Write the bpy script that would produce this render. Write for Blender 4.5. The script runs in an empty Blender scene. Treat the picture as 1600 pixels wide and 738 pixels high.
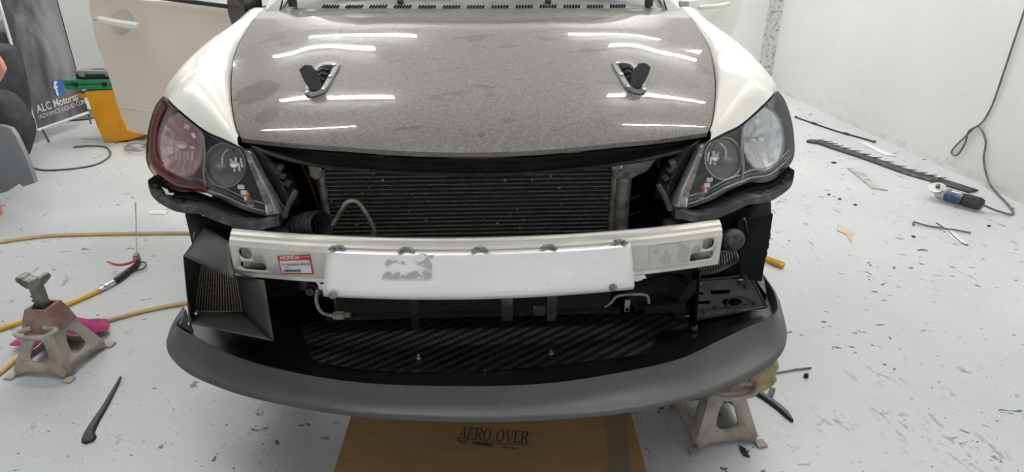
import bpy, bmesh, math, random
from mathutils import Vector, Matrix, Quaternion
random.seed(7)
R_ = math.radians
SC = bpy.context.scene
C = SC.collection

# ---------------- camera, world, lights ----------------
F_PX, PITCH, YAW, ROLL, CH = 980.0, R_(24.4), R_(3.14), R_(.17), 1.3
def _basis():
    fw = Vector((0, math.cos(PITCH), -math.sin(PITCH))); up = Vector((0, math.sin(PITCH), math.cos(PITCH))); rt = Vector((1, 0, 0))
    c, s = math.cos(ROLL), math.sin(ROLL)
    rt, up = rt*c + up*s, up*c - rt*s
    Z = Matrix.Rotation(-YAW, 3, 'Z')
    return Z @ rt, Z @ up, Z @ fw
RT, UP, FW = _basis()
O = Vector((0, 0, CH))
cam = bpy.data.cameras.new('camera'); cam_o = bpy.data.objects.new('camera', cam); C.objects.link(cam_o)
cam.sensor_fit = 'HORIZONTAL'; cam.sensor_width = 36; cam.lens = 36*F_PX/1600; cam.clip_start = .02
m3 = Matrix((RT, UP, -FW)).transposed()
cam_o.matrix_world = Matrix.Translation(O) @ m3.to_4x4()
SC.camera = cam_o

SC.view_settings.view_transform = 'Standard'; SC.view_settings.look = 'None'
SC.view_settings.gamma = 1; SC.view_settings.use_curve_mapping = False
SC.view_settings.exposure = 0.1
W = bpy.data.worlds.new('world'); SC.world = W; W.use_nodes = True
W.node_tree.nodes['Background'].inputs[0].default_value = (.93, .97, 1, 1)
W.node_tree.nodes['Background'].inputs[1].default_value = .60
TUBE_POWER = 76.0
CEIL = 3.1
TUBES = [(-1.25, 6.0), (1.6, 6.0), (-1.65, 5.3), (2.0, 5.3), (-1.45, 4.0), (2.0, 4.0), (-1.9, 2.7), (2.25, 2.7), (-.75, .9), (1.2, .9), (-3.6, 5.5)]  # last entry is an added lamp for the dim left wall and door
TLEN = 1.3

# ---------------- unprojecting helpers (photo pixel -> point in the place) ----------------
def ray(x, y): return RT*((x-800)/F_PX) - UP*((y-369)/F_PX) + FW
def PZ(x, y, z=0.0): d = ray(x, y); return O + d*((z-CH)/d.z)
def PY(x, y, Y): d = ray(x, y); return O + d*(Y/d.y)
def PX(x, y, X): d = ray(x, y); return O + d*(X/d.x)
def PP(x, y, p, n): d = ray(x, y); return O + d*((p-O).dot(n)/d.dot(n))

# ---------------- materials ----------------
def mat(name, col, rough=.5, metal=0, col2=None, scale=20, lo=.45, hi=.6, bump=0, bscale=None, coat=0, emit=0, alpha=1, rough2=None, detail=4, stretch=None, spec=.5):
    m = bpy.data.materials.new(name); m.use_nodes = True
    nt = m.node_tree; N = nt.nodes; L = nt.links; b = N['Principled BSDF']
    b.inputs['Base Color'].default_value = (*col, 1); b.inputs['Roughness'].default_value = rough; b.inputs['Metallic'].default_value = metal
    b.inputs['Coat Weight'].default_value = coat; b.inputs['Coat Roughness'].default_value = .03
    b.inputs['Specular IOR Level'].default_value = spec
    if emit: b.inputs['Emission Color'].default_value = (*col, 1); b.inputs['Emission Strength'].default_value = emit
    tc = N.new('ShaderNodeTexCoord'); src = tc.outputs['Object']
    if stretch:
        mp = N.new('ShaderNodeMapping'); mp.inputs['Scale'].default_value = stretch; L.new(src, mp.inputs[0]); src = mp.outputs[0]
    if col2 is not None:
        n = N.new('ShaderNodeTexNoise'); n.inputs['Scale'].default_value = scale; n.inputs['Detail'].default_value = detail; L.new(src, n.inputs['Vector'])
        r = N.new('ShaderNodeMapRange'); r.inputs[1].default_value = lo; r.inputs[2].default_value = hi; L.new(n.outputs['Fac'], r.inputs[0])
        mx = N.new('ShaderNodeMix'); mx.data_type = 'RGBA'; mx.inputs[6].default_value = (*col, 1); mx.inputs[7].default_value = (*col2, 1)
        L.new(r.outputs[0], mx.inputs[0]); L.new(mx.outputs[2], b.inputs['Base Color'])
        if rough2 is not None:
            rr = N.new('ShaderNodeMapRange'); rr.inputs[3].default_value = rough; rr.inputs[4].default_value = rough2
            L.new(r.outputs[0], rr.inputs[0]); L.new(rr.outputs[0], b.inputs['Roughness'])
    if bump:
        n2 = N.new('ShaderNodeTexNoise'); n2.inputs['Scale'].default_value = bscale or scale; n2.inputs['Detail'].default_value = 5; L.new(src, n2.inputs['Vector'])
        bp = N.new('ShaderNodeBump'); bp.inputs['Strength'].default_value = bump; bp.inputs['Distance'].default_value = .01
        L.new(n2.outputs['Fac'], bp.inputs['Height']); L.new(bp.outputs[0], b.inputs['Normal'])
    return m
class NG:                                   # tiny node-graph writer
    def __init__(s, name):
        s.m = bpy.data.materials.new(name); s.m.use_nodes = True; s.N = s.m.node_tree.nodes; s.L = s.m.node_tree.links; s.b = s.N['Principled BSDF']
        s.tc = s.N.new('ShaderNodeTexCoord').outputs['Object']
    def map(s, sc, rot=(0, 0, 0), loc=(0, 0, 0)):
        n = s.N.new('ShaderNodeMapping'); n.inputs['Scale'].default_value = sc; n.inputs['Rotation'].default_value = rot; n.inputs['Location'].default_value = loc
        s.L.new(s.tc, n.inputs[0]); return n.outputs[0]
    def noise(s, v, scale, detail=4, rough=.5, dist=0):
        n = s.N.new('ShaderNodeTexNoise'); n.inputs['Scale'].default_value = scale; n.inputs['Detail'].default_value = detail
        n.inputs['Roughness'].default_value = rough; n.inputs['Distortion'].default_value = dist; s.L.new(v, n.inputs['Vector']); return n.outputs['Fac']
    def vor(s, v, scale, feat='F1'):
        n = s.N.new('ShaderNodeTexVoronoi'); n.inputs['Scale'].default_value = scale; n.feature = feat; s.L.new(v, n.inputs['Vector']); return n.outputs['Distance']
    def rng(s, v, a, b, c=0, d=1):
        n = s.N.new('ShaderNodeMapRange'); s.L.new(v, n.inputs[0])
        for i, q in enumerate((a, b, c, d)): n.inputs[i+1].default_value = q
        return n.outputs[0]
    def math(s, op, a, b=None):
        n = s.N.new('ShaderNodeMath'); n.operation = op
        for i, q in enumerate((a, b)):
            if q is None: continue
            if isinstance(q, (int, float)): n.inputs[i].default_value = q
            else: s.L.new(q, n.inputs[i])
        return n.outputs[0]
    def mix(s, f, a, b):
        n = s.N.new('ShaderNodeMix'); n.data_type = 'RGBA'; s.L.new(f, n.inputs[0])
        for i, q in ((6, a), (7, b)):
            if isinstance(q, tuple): n.inputs[i].default_value = (*q, 1)
            else: s.L.new(q, n.inputs[i])
        return n.outputs[2]
    def col(s, c): s.L.new(c, s.b.inputs['Base Color'])
    def bump(s, h, st, dist=.01):
        n = s.N.new('ShaderNodeBump'); n.inputs['Strength'].default_value = st; n.inputs['Distance'].default_value = dist; s.L.new(h, n.inputs['Height']); s.L.new(n.outputs[0], s.b.inputs['Normal'])
    def set(s, **k):
        for a, v in k.items(): s.b.inputs[a.replace('_', ' ')].default_value = v
        return s.m

def floor_mat():
    g = NG('floor_paint')
    big = g.noise(g.tc, .8, 3); base = g.mix(g.rng(big, .35, .65), (.56, .59, .60), (.66, .685, .69))
    # small dark paint chips, denser in patches
    chip = g.rng(g.noise(g.map((1, 1.5, 1), (0, 0, .5)), 17, 3, .55, .6), .655, .665)
    dens = g.rng(g.noise(g.tc, 2.3, 2), .44, .56)
    chips = g.math('MULTIPLY', chip, dens)
    chip2 = g.rng(g.noise(g.map((1, 1.7, 1), (0, 0, -.9)), 60, 2, .55, .5), .695, .71)
    dens2 = g.rng(g.noise(g.map((1, 1, 1), loc=(4, 2, 0)), 1.6, 2), .40, .55)
    chips = g.math('MAXIMUM', chips, g.math('MULTIPLY', chip2, dens2))
    # worn grey strokes
    worn = g.rng(g.noise(g.map((2.6, 1, 1), (0, 0, .6)), 6, 6, .6, .4), .64, .67)
    densw = g.rng(g.noise(g.map((1, 1, 1), loc=(1, 7, 0)), 1.3, 2), .42, .55)
    worn = g.math('MULTIPLY', worn, densw)
    for (px, py, rr) in ((1400, 660, .10), (1515, 705, .12), (1300, 660, .08), (1480, 610, .06), (590, 590, .12), (420, 650, .10), (1370, 585, .07)):   # scraped spots
        q = PZ(px, py); dn_ = g.N.new('ShaderNodeVectorMath'); dn_.operation = 'DISTANCE'; g.L.new(g.tc, dn_.inputs[0]); dn_.inputs[1].default_value = tuple(q)
        spot = g.math('MULTIPLY', g.rng(dn_.outputs['Value'], rr*1.2, rr*.3), g.rng(g.noise(g.map((2.2, 1, 1), (0, 0, .7)), 20, 5, .65, .4), .56, .60))
        worn = g.math('MAXIMUM', g.math('MULTIPLY', worn, 1.0), spot)
    densw = g.math('MAXIMUM', densw, .0)
    worn = g.math('MULTIPLY', worn, .7)
    dirt = g.math('MULTIPLY', g.rng(g.noise(g.tc, 9, 6, .7), .5, .8), .18)
    c = g.mix(dirt, base, (.42, .43, .42))
    c = g.mix(worn, c, (.24, .25, .245)); c = g.mix(chips, c, (.10, .115, .11)); g.col(c)
    g.bump(g.noise(g.tc, 14, 5), .08)
    return g.set(Roughness=.42)
def wall_mat():
    g = NG('wall_plaster')
    base = g.mix(g.rng(g.noise(g.tc, 1.1, 3), .35, .65), (.70, .70, .69), (.76, .76, .75))
    s = g.math('MULTIPLY', g.rng(g.noise(g.map((1, 1, 2.5)), 4, 6, .7), .64, .76), .25)
    c = g.mix(s, base, (.42, .42, .40))
    sep = g.N.new('ShaderNodeSeparateXYZ'); g.L.new(g.tc, sep.inputs[0])
    low = g.rng(sep.outputs[2], .0, .16, 1, 0)                         # scuffed, dirty band along the foot
    sc = g.math('MULTIPLY', low, g.rng(g.noise(g.map((1, .5, 1)), 11, 6, .75), .5, .66))
    c = g.mix(g.math('MULTIPLY', sc, .5), c, (.34, .33, .29)); g.col(c)
    g.bump(g.noise(g.tc, 6, 5), .15)
    return g.set(Roughness=.6)
def hood_mat():
    g = NG('speckled_bonnet')
    fine = g.noise(g.tc, 520, 2, .6); mid = g.noise(g.tc, 90, 3, .6)
    sp = g.rng(fine, .50, .72); mm = g.rng(mid, .3, .7)
    c = g.mix(mm, (.092, .086, .077), (.158, .148, .133))
    c = g.mix(sp, c, (.36, .34, .30))
    dots = g.rng(g.vor(g.tc, 95), .13, .06); c = g.mix(g.math('MULTIPLY', dots, .55), c, (.62, .61, .57))
    st = g.rng(g.noise(g.map((1, 1.8, 1), loc=(3.3, 1, 0)), 6.5, 3), .63, .66)         # wiped or wet patches without dust
    c = g.mix(g.math('MULTIPLY', st, .6), c, (.075, .075, .073))
    for (q, rr, k) in ((PY(402, 146, 1.70), .075, .75), (PY(752, 218, 1.385), .020, .6), (PY(420, 185, 1.57), .04, .5), (PY(487, 190, 1.55), .022, .5)):     # wiped and stained spots
        dn_ = g.N.new('ShaderNodeVectorMath'); dn_.operation = 'DISTANCE'; g.L.new(g.tc, dn_.inputs[0]); dn_.inputs[1].default_value = tuple(q-Vector((0, 2.3, 0)))
        w = g.math('ADD', dn_.outputs['Value'], g.math('MULTIPLY', g.noise(g.tc, 28, 4), rr*.9))
        c = g.mix(g.math('MULTIPLY', g.rng(w, rr*1.35, rr*1.2), k), c, (.055, .052, .048))
    g.col(c)
    g.bump(g.noise(g.tc, 3, 2), .03)
    return g.set(Roughness=.7, Coat_Weight=.8, Coat_Roughness=.03, Specular_IOR_Level=.5)
def weave_mat():
    g = NG('carbon_weave')
    sep = g.N.new('ShaderNodeSeparateXYZ'); g.L.new(g.map((135, 185, 1)), sep.inputs[0])
    fx = g.math('FLOOR', sep.outputs[0]); fy = g.math('FLOOR', sep.outputs[1])
    k = g.math('MODULO', g.math('ADD', g.math('SUBTRACT', fx, fy), 4000), 6)
    s = g.math('LESS_THAN', k, 3)
    g.col(g.mix(s, (.007, .007, .008), (.042, .043, .047)))
    return g.set(Roughness=.42)
def lens_mat(name, tint, gl=1.0):
    m = bpy.data.materials.new(name); m.use_nodes = True; N = m.node_tree.nodes; L = m.node_tree.links
    N.remove(N['Principled BSDF']); out = N['Material Output']
    t = N.new('ShaderNodeBsdfTransparent'); t.inputs[0].default_value = (*tint, 1)
    gl_ = N.new('ShaderNodeBsdfGlossy'); gl_.inputs['Roughness'].default_value = .04; gl_.inputs[0].default_value = (gl, gl, gl, 1)
    fr = N.new('ShaderNodeLayerWeight'); fr.inputs[0].default_value = .5
    p_ = N.new('ShaderNodeMath'); p_.operation = 'POWER'; p_.inputs[1].default_value = 4; L.new(fr.outputs['Facing'], p_.inputs[0])
    q_ = N.new('ShaderNodeMapRange'); q_.inputs[3].default_value = .05; q_.inputs[4].default_value = .75; L.new(p_.outputs[0], q_.inputs[0])
    mx = N.new('ShaderNodeMixShader'); L.new(q_.outputs[0], mx.inputs[0]); L.new(t.outputs[0], mx.inputs[1]); L.new(gl_.outputs[0], mx.inputs[2]); L.new(mx.outputs[0], out.inputs[0])
    return m
def smoke_mat():
    g = NG('banner_print')
    n = g.noise(g.map((1, 1, .45), (0, .3, 0)), 2.6, 4, .5, 1.2)
    g.col(g.mix(g.rng(n, .40, .66), (.030, .031, .035), (.22, .22, .23)))
    return g.set(Roughness=.45)
def speck_mat():
    g = NG('speckled_strip')
    g.col(g.mix(g.rng(g.noise(g.tc, 26, 4, .6), .50, .64), (.56, .56, .54), (.26, .26, .25)))
    return g.set(Roughness=.8)
def plate_mat():
    g = NG('bare_aluminium_sheet')
    n = g.noise(g.map((1.2, 8, 8)), 5, 4)
    g.L.new(g.rng(n, .3, .7, .24, .42), g.b.inputs['Roughness'])
    g.col(g.mix(g.rng(g.noise(g.tc, 9, 4), .3, .7), (.93, .92, .91), (.98, .97, .96)))
    g.bump(g.noise(g.tc, 5, 3), .12)
    return g.set(Metallic=.28)
def chipped(name, a, b, th, scale, **k):
    return mat(name, a, col2=b, scale=scale, lo=th, hi=th+.02, **k)

M = dict(
    floor=floor_mat(), wall=wall_mat(), ceil=mat('ceiling_white', (.72, .72, .72), .8, col2=(.66, .66, .66), scale=2),
    hood=hood_mat(), weave=weave_mat(), lens=lens_mat('clear_lens', (.93, .94, .95)), redlens=lens_mat('smoked_red_lens', (.74, .36, .37)),
    glass=lens_mat('windscreen_glass', (.35, .38, .38)),
    paint=mat('cream_white_paint', (.80, .79, .74), .25, coat=.7, col2=(.77, .76, .71), scale=4),
    doorp=mat('door_paint', (.84, .74, .63), .3, coat=.5, col2=(.81, .71, .60), scale=3),
    blk=mat('black_plastic', (.012, .012, .013), .42, col2=(.03, .03, .03), scale=40, lo=.5, hi=.7),
    blkg=mat('gloss_black_panel', (.006, .006, .007), .25, col2=(.010, .010, .011), scale=6, spec=.35),
    blkd=mat('dull_black', (.008, .008, .008), .8, col2=(.014, .013, .012), scale=12, spec=.2),
    lip=mat('satin_grey_black_lip', (.066, .065, .067), .40, col2=(.078, .077, .080), scale=5),
    rail=mat('dusty_black_rail', (.03, .03, .03), .5, col2=(.12, .12, .12), scale=25, lo=.5, hi=.75),
    rubber=mat('rubber', (.018, .018, .018), .7, col2=(.035, .034, .032), scale=60),
    cloth=mat('black_duct_sheet', (.035, .034, .033), .5, col2=(.10, .098, .092), scale=9, lo=.45, hi=.8, bump=.5, bscale=7),
    alu=mat('aluminium_beam', (.76, .74, .68), .38, .3, col2=(.66, .645, .60), scale=7),
    plate=plate_mat(), weld=mat('weld_bead', (.42, .42, .40), .5, .6, col2=(.2, .2, .2), scale=120, bump=.6),
    cast=mat('dirty_aluminium', (.36, .34, .31), .5, .6, col2=(.20, .18, .15), scale=30),
    fins=mat('condenser_fins', (.022, .019, .016), .7, .3, col2=(.05, .045, .04), scale=160, lo=.5, hi=.7),
    tubes=mat('condenser_tubes', (.24, .22, .20), .5, .4, col2=(.36, .34, .31), scale=60),
    chrome=mat('chrome_reflector', (.90, .90, .92), .22, .72, col2=(.70, .70, .72), scale=30),
    mirror=mat('bright_cap', (.92, .92, .93), .06, 1, col2=(.85, .85, .86), scale=10),
    bolt=mat('zinc_bolt', (.75, .75, .76), .25, .9, col2=(.5, .5, .5), scale=100),
    lamprim=mat('lamp_rim', (.34, .34, .35), .2, .8, col2=(.28, .28, .29), scale=10),
    bowl2=mat('satin_reflector', (.42, .41, .40), .28, .6, col2=(.34, .33, .33), scale=8),
    lampin=mat('lamp_inner_grey', (.22, .21, .21), .35, .4, col2=(.28, .27, .27), scale=15),
    amber=mat('amber_bulb', (.85, .22, .04), .3, col2=(.75, .2, .04), scale=20),
    white=mat('white_paper', (.82, .82, .82), .6, col2=(.76, .76, .76), scale=20),
    red=mat('red_print', (.70, .02, .04), .5, col2=(.62, .02, .04), scale=20),
    ink=mat('dark_print', (.03, .025, .025), .6, col2=(.05, .045, .04), scale=60),
    residue=chipped('torn_sticker_residue', (.46, .46, .45), (.80, .80, .79), .53, 26, rough=.6),
    stand=mat('worn_painted_steel', (.47, .42, .37), .7, .1, col2=(.33, .26, .23), scale=14, lo=.48, hi=.68, bump=.9, bscale=34),
    stand_r=mat('rusty_red_steel', (.30, .15, .13), .6, .2, col2=(.34, .27, .25), scale=18, bump=.7, bscale=30),
    steel=mat('dull_steel', (.25, .25, .24), .45, .8, col2=(.12, .12, .11), scale=25, bump=.3),
    pink=mat('pink_cloth', (.50, .06, .20), .9, col2=(.36, .04, .14), scale=12, bump=.6, bscale=60),
    towel=mat('yellow_brown_towel', (.52, .42, .24), .95, col2=(.36, .28, .15), scale=14, bump=1, bscale=120),
    hose=mat('tan_air_hose', (.72, .52, .26), .4, col2=(.66, .46, .22), scale=8),
    hosey=mat('yellow_air_hose', (.78, .50, .08), .35, col2=(.70, .42, .05), scale=8),
    card=mat('corrugated_cardboard', (.42, .25, .10), .85, col2=(.38, .225, .09), scale=6, stretch=(1, 12, 1)),
    tape=mat('brown_tape', (.30, .20, .12), .35, col2=(.26, .17, .10), scale=10),
    orange=mat('orange_plastic', (.80, .37, .015), .45, col2=(.72, .32, .015), scale=8),
    green=mat('green_plastic', (.03, .27, .12), .45, col2=(.02, .20, .09), scale=12),
    greyp=mat('grey_plastic', (.27, .29, .28), .5, col2=(.22, .23, .23), scale=14),
    bumper=mat('grey_primer_panel', (.17, .18, .20), .4, col2=(.20, .21, .225), scale=3),
    salmon=mat('salmon_plastic', (.74, .30, .24), .5, col2=(.66, .26, .21), scale=6),
    bag=mat('black_fabric', (.028, .030, .034), .8, col2=(.05, .052, .055), scale=10, bump=.5, bscale=8),
    wire=mat('grey_cable', (.10, .10, .10), .5, col2=(.15, .15, .15), scale=20),
    lcable=mat('pale_cable', (.40, .40, .38), .5, col2=(.30, .30, .30), scale=20),
    banner=smoke_mat(), blue=mat('blue_print', (.02, .09, .38), .5, col2=(.03, .12, .45), scale=6),
    lettering=mat('pale_lettering', (.75, .75, .75), .5, col2=(.68, .68, .68), scale=10),
    gblue=mat('dark_blue_casing', (.03, .07, .13), .45, col2=(.12, .16, .2), scale=18), gal=mat('dusty_gearcase', (.55, .56, .56), .4, .5, col2=(.32, .32, .32), scale=20),
    silver=mat('silver_scrap', (.62, .62, .62), .35, .6, col2=(.4, .4, .4), scale=14), tan=mat('tan_board', (.70, .58, .44), .7, col2=(.62, .5, .38), scale=12),
    amberh=mat('amber_handle', (.85, .42, .02), .25, col2=(.75, .35, .02), scale=12), redp=mat('red_lever', (.55, .06, .07), .4, col2=(.48, .05, .06), scale=12),
    strip=speck_mat(), tube=mat('lamp_tube', (1, .98, .95), .5, emit=TUBE_POWER), lampw=mat('lamp_housing', (.8, .8, .8), .5, col2=(.75, .75, .75), scale=4),
    copper=mat('copper_wire', (.35, .13, .07), .5, col2=(.25, .1, .05), scale=30),
)

# ---------------- object helpers ----------------
def link(name, me, m, parent=None):
    o = bpy.data.objects.new(name, me); C.objects.link(o)
    if m is not None: me.materials.append(M[m] if isinstance(m, str) else m)
    if parent is not None:
        o.parent = parent; w = wloc(parent)
        if w.length: me.transform(Matrix.Translation(-w))
    return o
def wloc(o):
    v = Vector(o.location); p = o.parent
    while p: v += Vector(p.location); p = p.parent
    return v
def tag(o, label, cat, group=None, kind=None):
    o['label'] = label; o['category'] = cat
    if group: o['group'] = group
    if kind: o['kind'] = kind
    return o
def thing(name, label, cat, loc=(0, 0, 0), group=None):
    o = bpy.data.objects.new(name, None); C.objects.link(o); o.location = loc; o.empty_display_size = .1
    return tag(o, label, cat, group)
def base_at(o, loc):                        # move a top-level mesh's origin to its own base
    o.data.transform(Matrix.Translation(-Vector(loc))); o.location = loc; return o
class B:
    def __init__(s): s.v = []; s.f = []
    def add(s, vs, fs): n = len(s.v); s.v += [Vector(v) for v in vs]; s.f += [tuple(i+n for i in f) for f in fs]; return s
    def box(s, c, d, rot=None, bev=0):
        hx, hy, hz = d[0]/2, d[1]/2, d[2]/2
        if bev:
            bm = bmesh.new(); bmesh.ops.create_cube(bm, size=1); bmesh.ops.scale(bm, vec=d, verts=bm.verts)
            bmesh.ops.bevel(bm, geom=bm.edges[:], offset=bev, segments=2, affect='EDGES', profile=.6)
            vs = [v.co.copy() for v in bm.verts]; bm.verts.index_update(); fs = [tuple(v.index for v in f.verts) for f in bm.faces]; bm.free()
        else:
            vs = [Vector((x*hx, y*hy, z*hz)) for x in (-1, 1) for y in (-1, 1) for z in (-1, 1)]
            fs = [(0, 1, 3, 2), (4, 6, 7, 5), (0, 4, 5, 1), (2, 3, 7, 6), (0, 2, 6, 4), (1, 5, 7, 3)]
        if rot is not None: vs = [rot @ v for v in vs]
        return s.add([v+Vector(c) for v in vs], fs)
    def tube(s, pts, r, n=10, cap=True, flat=None):
        pts = [Vector(p) for p in pts]; rs = r if isinstance(r, (list, tuple)) else [r]*len(pts)
        rings = []; up = None
        for i, p in enumerate(pts):
            t = (pts[min(i+1, len(pts)-1)]-pts[max(i-1, 0)]).normalized()
            if up is None: up = t.orthogonal().normalized()
            up = (up - t*up.dot(t)); up = up.normalized() if up.length > 1e-6 else t.orthogonal().normalized()
            sd = t.cross(up)
            rings.append([p + (up*math.cos(a)+sd*math.sin(a))*rs[i] for a in [2*math.pi*k/n for k in range(n)]])
        vs = [v for rg in rings for v in rg]; fs = []
        for i in range(len(pts)-1):
            for k in range(n): fs.append((i*n+k, i*n+(k+1) % n, (i+1)*n+(k+1) % n, (i+1)*n+k))
        if cap: fs.append(tuple(range(n-1, -1, -1))); fs.append(tuple((len(pts)-1)*n+k for k in range(n)))
        return s.add(vs, fs)
    def lathe(s, prof, axis=(0, 0, 1), at=(0, 0, 0), n=24):
        q = Vector((0, 0, 1)).rotation_difference(Vector(axis).normalized()); at = Vector(at)
        vs = []; fs = []
        for r, h in prof:
            for k in range(n): a = 2*math.pi*k/n; vs.append(at + q @ Vector((r*math.cos(a), r*math.sin(a), h)))
        for i in range(len(prof)-1):
            for k in range(n): fs.append((i*n+k, i*n+(k+1) % n, (i+1)*n+(k+1) % n, (i+1)*n+k))
        if prof[0][0] > 1e-5: fs.append(tuple(range(n-1, -1, -1)))
        if prof[-1][0] > 1e-5: fs.append(tuple((len(prof)-1)*n+k for k in range(n)))
        return s.add(vs, fs)
    def prism(s, pts, d):                    # closed 3-D polygon swept by vector d
        pts = [Vector(p) for p in pts]; d = Vector(d); n = len(pts)
        vs = pts + [p+d for p in pts]; fs = [tuple(range(n)), tuple(range(2*n-1, n-1, -1))]
        for i in range(n): j = (i+1) % n; fs.append((i, n+i, n+j, j))
        return s.add(vs, fs)
    def grid(s, rows, closed=False):
        n = len(rows[0]); vs = [v for r in rows for v in r]; fs = []
        for i in range(len(rows)-1):
            for k in range(n if closed else n-1): fs.append((i*n+k, i*n+(k+1) % n, (i+1)*n+(k+1) % n, (i+1)*n+k))
        return s.add(vs, fs)
    def mirror(s): s.v = [Vector((-v.x, v.y, v.z)) for v in s.v]; s.f = [tuple(reversed(f)) for f in s.f]; return s
    def ob(s, name, m, parent=None, smooth=True, solid=0, bevel=0, sub=0, ang=40, off=-1):
        me = bpy.data.meshes.new(name); me.from_pydata([tuple(v) for v in s.v], [], s.f)
        bm = bmesh.new(); bm.from_mesh(me); bmesh.ops.remove_doubles(bm, verts=bm.verts, dist=1e-5); bmesh.ops.recalc_face_normals(bm, faces=bm.faces)
        if smooth:
            for f in bm.faces: f.smooth = True
            for e in bm.edges:
                if len(e.link_faces) == 2 and e.calc_face_angle(0) > R_(ang): e.smooth = False
        bm.to_mesh(me); bm.free()
        o = link(name, me, m, parent)
        if solid: k = o.modifiers.new('s', 'SOLIDIFY'); k.thickness = solid; k.offset = off
        if bevel: k = o.modifiers.new('b', 'BEVEL'); k.width = bevel; k.segments = 2; k.limit_method = 'ANGLE'
        if sub: k = o.modifiers.new('u', 'SUBSURF'); k.levels = sub; k.render_levels = sub
        return o
def _obs(s, name, m, parent=None, **k):        # one object for each loose piece
    n = len(s.v); par = list(range(n))
    def find(a):
        while par[a] != a: par[a] = par[par[a]]; a = par[a]
        return a
    for f in s.f:
        for a in f[1:]: par[find(a)] = find(f[0])
    groups = {}
    for f in s.f: groups.setdefault(find(f[0]), []).append(f)
    out = []
    for fs in groups.values():
        ids = sorted({i for f in fs for i in f}); mp = {i: j for j, i in enumerate(ids)}
        b = B(); b.v = [s.v[i] for i in ids]; b.f = [tuple(mp[i] for i in f) for f in fs]; out.append(b.ob(name, m, parent, **k))
    return out
B.obs = _obs
def slab(rows, d, name, m, parent=None, **k):   # a panel with thickness d from a grid of points
    b = B().grid(rows); bk = [[p+d for p in r] for r in rows]; b.grid(bk)
    b.grid([[r[0] for r in rows], [r[0] for r in bk]]); b.grid([[r[-1] for r in rows], [r[-1] for r in bk]]); b.grid([rows[0], bk[0]]); b.grid([rows[-1], bk[-1]])
    return b.ob(name, m, parent, **k)
def bake(o):                                  # apply modifiers
    dg = bpy.context.evaluated_depsgraph_get(); dg.update()
    me = bpy.data.meshes.new_from_object(o.evaluated_get(dg)); o.modifiers.clear(); o.data = me; return o
def cut(o, cb):                               # subtract builder cb from o
    c = cb.ob('cutter', None); md = o.modifiers.new('c', 'BOOLEAN'); md.operation = 'DIFFERENCE'; md.object = c; md.solver = 'EXACT'
    if o.parent: c.location = wloc(o.parent)*0; c.data.transform(Matrix.Identity(4))
    bpy.context.view_layer.update(); bake(o); bpy.data.objects.remove(c); return o
def spl(pts, n):                              # Catmull-Rom through 3-D points, n samples
    pts = [Vector(p) for p in pts]; P = [pts[0]*2-pts[1]] + pts + [pts[-1]*2-pts[-2]]; out = []
    ms = len(pts)-1
    for i in range(n):
        t = i/(n-1)*ms; k = min(int(t), ms-1); u = t-k; a, b, c, d = P[k:k+4]
        out.append(.5*((2*b)+(c-a)*u+(2*a-5*b+4*c-d)*u*u+(3*b-a-3*c+d)*u**3))
    return out
def lin(pts, n):
    pts = [Vector(p) for p in pts]; L = [0]
    for a, b in zip(pts, pts[1:]): L.append(L[-1]+(b-a).length)
    out = []
    for i in range(n):
        t = L[-1]*i/(n-1); k = 0
        while k < len(pts)-2 and L[k+1] < t: k += 1
        out.append(pts[k].lerp(pts[k+1], 0 if L[k+1] == L[k] else min(1, (t-L[k])/(L[k+1]-L[k]))))
    return out
def patch(out, bulge, rings=6, ctr=None, power=2.0):   # domed surface inside a closed 3-D outline
    out = [Vector(p) for p in out]; c = Vector(ctr) if ctr is not None else sum(out, Vector())/len(out); b = B(); rows = []
    for i in range(rings):
        t = 1-i/rings; rows.append([c+(p-c)*t + Vector(bulge)*(1-t**power) for p in out])
    b.grid(rows, closed=True); n = len(out); k = (rings-1)*n; b.add([c+Vector(bulge)], [])
    e = len(b.v)-1
    for i in range(n): b.f.append((k+i, k+(i+1) % n, e))
    return b
def text_mesh(s, size, extr=.0005, align='CENTER', bold=0):
    cu = bpy.data.curves.new('t', 'FONT'); cu.body = s; cu.size = size; cu.extrude = extr; cu.align_x = align; cu.offset = bold
    o = bpy.data.objects.new('t', cu); C.objects.link(o); bpy.context.view_layer.update()
    me = bpy.data.meshes.new_from_object(o.evaluated_get(bpy.context.evaluated_depsgraph_get())); bpy.data.objects.remove(o); me.materials.clear(); return me
def frame(xa, ya, at):                        # matrix from in-plane x axis, approximate y axis
    x = Vector(xa).normalized(); z = x.cross(Vector(ya)).normalized(); y = z.cross(x)
    return Matrix.Translation(Vector(at)) @ Matrix((x, y, z)).transposed().to_4x4()
def put_text(name, s, size, mx, m, parent, **k):
    me = text_mesh(s, size, **k); me.name = name; me.transform(mx); return link(name, me, m, parent)
def struct(name, b, m, **k): o = b.ob(name, m, smooth=False, **k); o['kind'] = 'structure'; return o

# ================= the room =================
struct('floor', B().add([(-7, -4, 0), (3.08, -4, 0), (3.08, 9, 0), (-7, 9, 0), (-7, -4, -.1), (3.08, -4, -.1), (3.08, 9, -.1), (-7, 9, -.1)], [(0, 1, 2, 3), (7, 6, 5, 4), (0, 4, 5, 1), (1, 5, 6, 2), (2, 6, 7, 3), (3, 7, 4, 0)]), 'floor')
struct('wall_right', B().box((3.17, 2.5, CEIL/2), (.18, 13, CEIL)), 'wall')
struct('wall_back', B().box((-1.96, 6.74, CEIL/2), (10.08, .14, CEIL)), 'wall')
struct('wall_left', B().box((-6.93, 1.3, CEIL/2), (.14, 10.6, CEIL)), 'wall')
struct('ceiling', B().box((-1.9, 1.4, CEIL+.06), (10.4, 10.8, .12)), 'ceil')
struct('trim_1', B().box((3.035, 6.60, CEIL/2), (.09, .14, CEIL)), 'strip')

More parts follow.
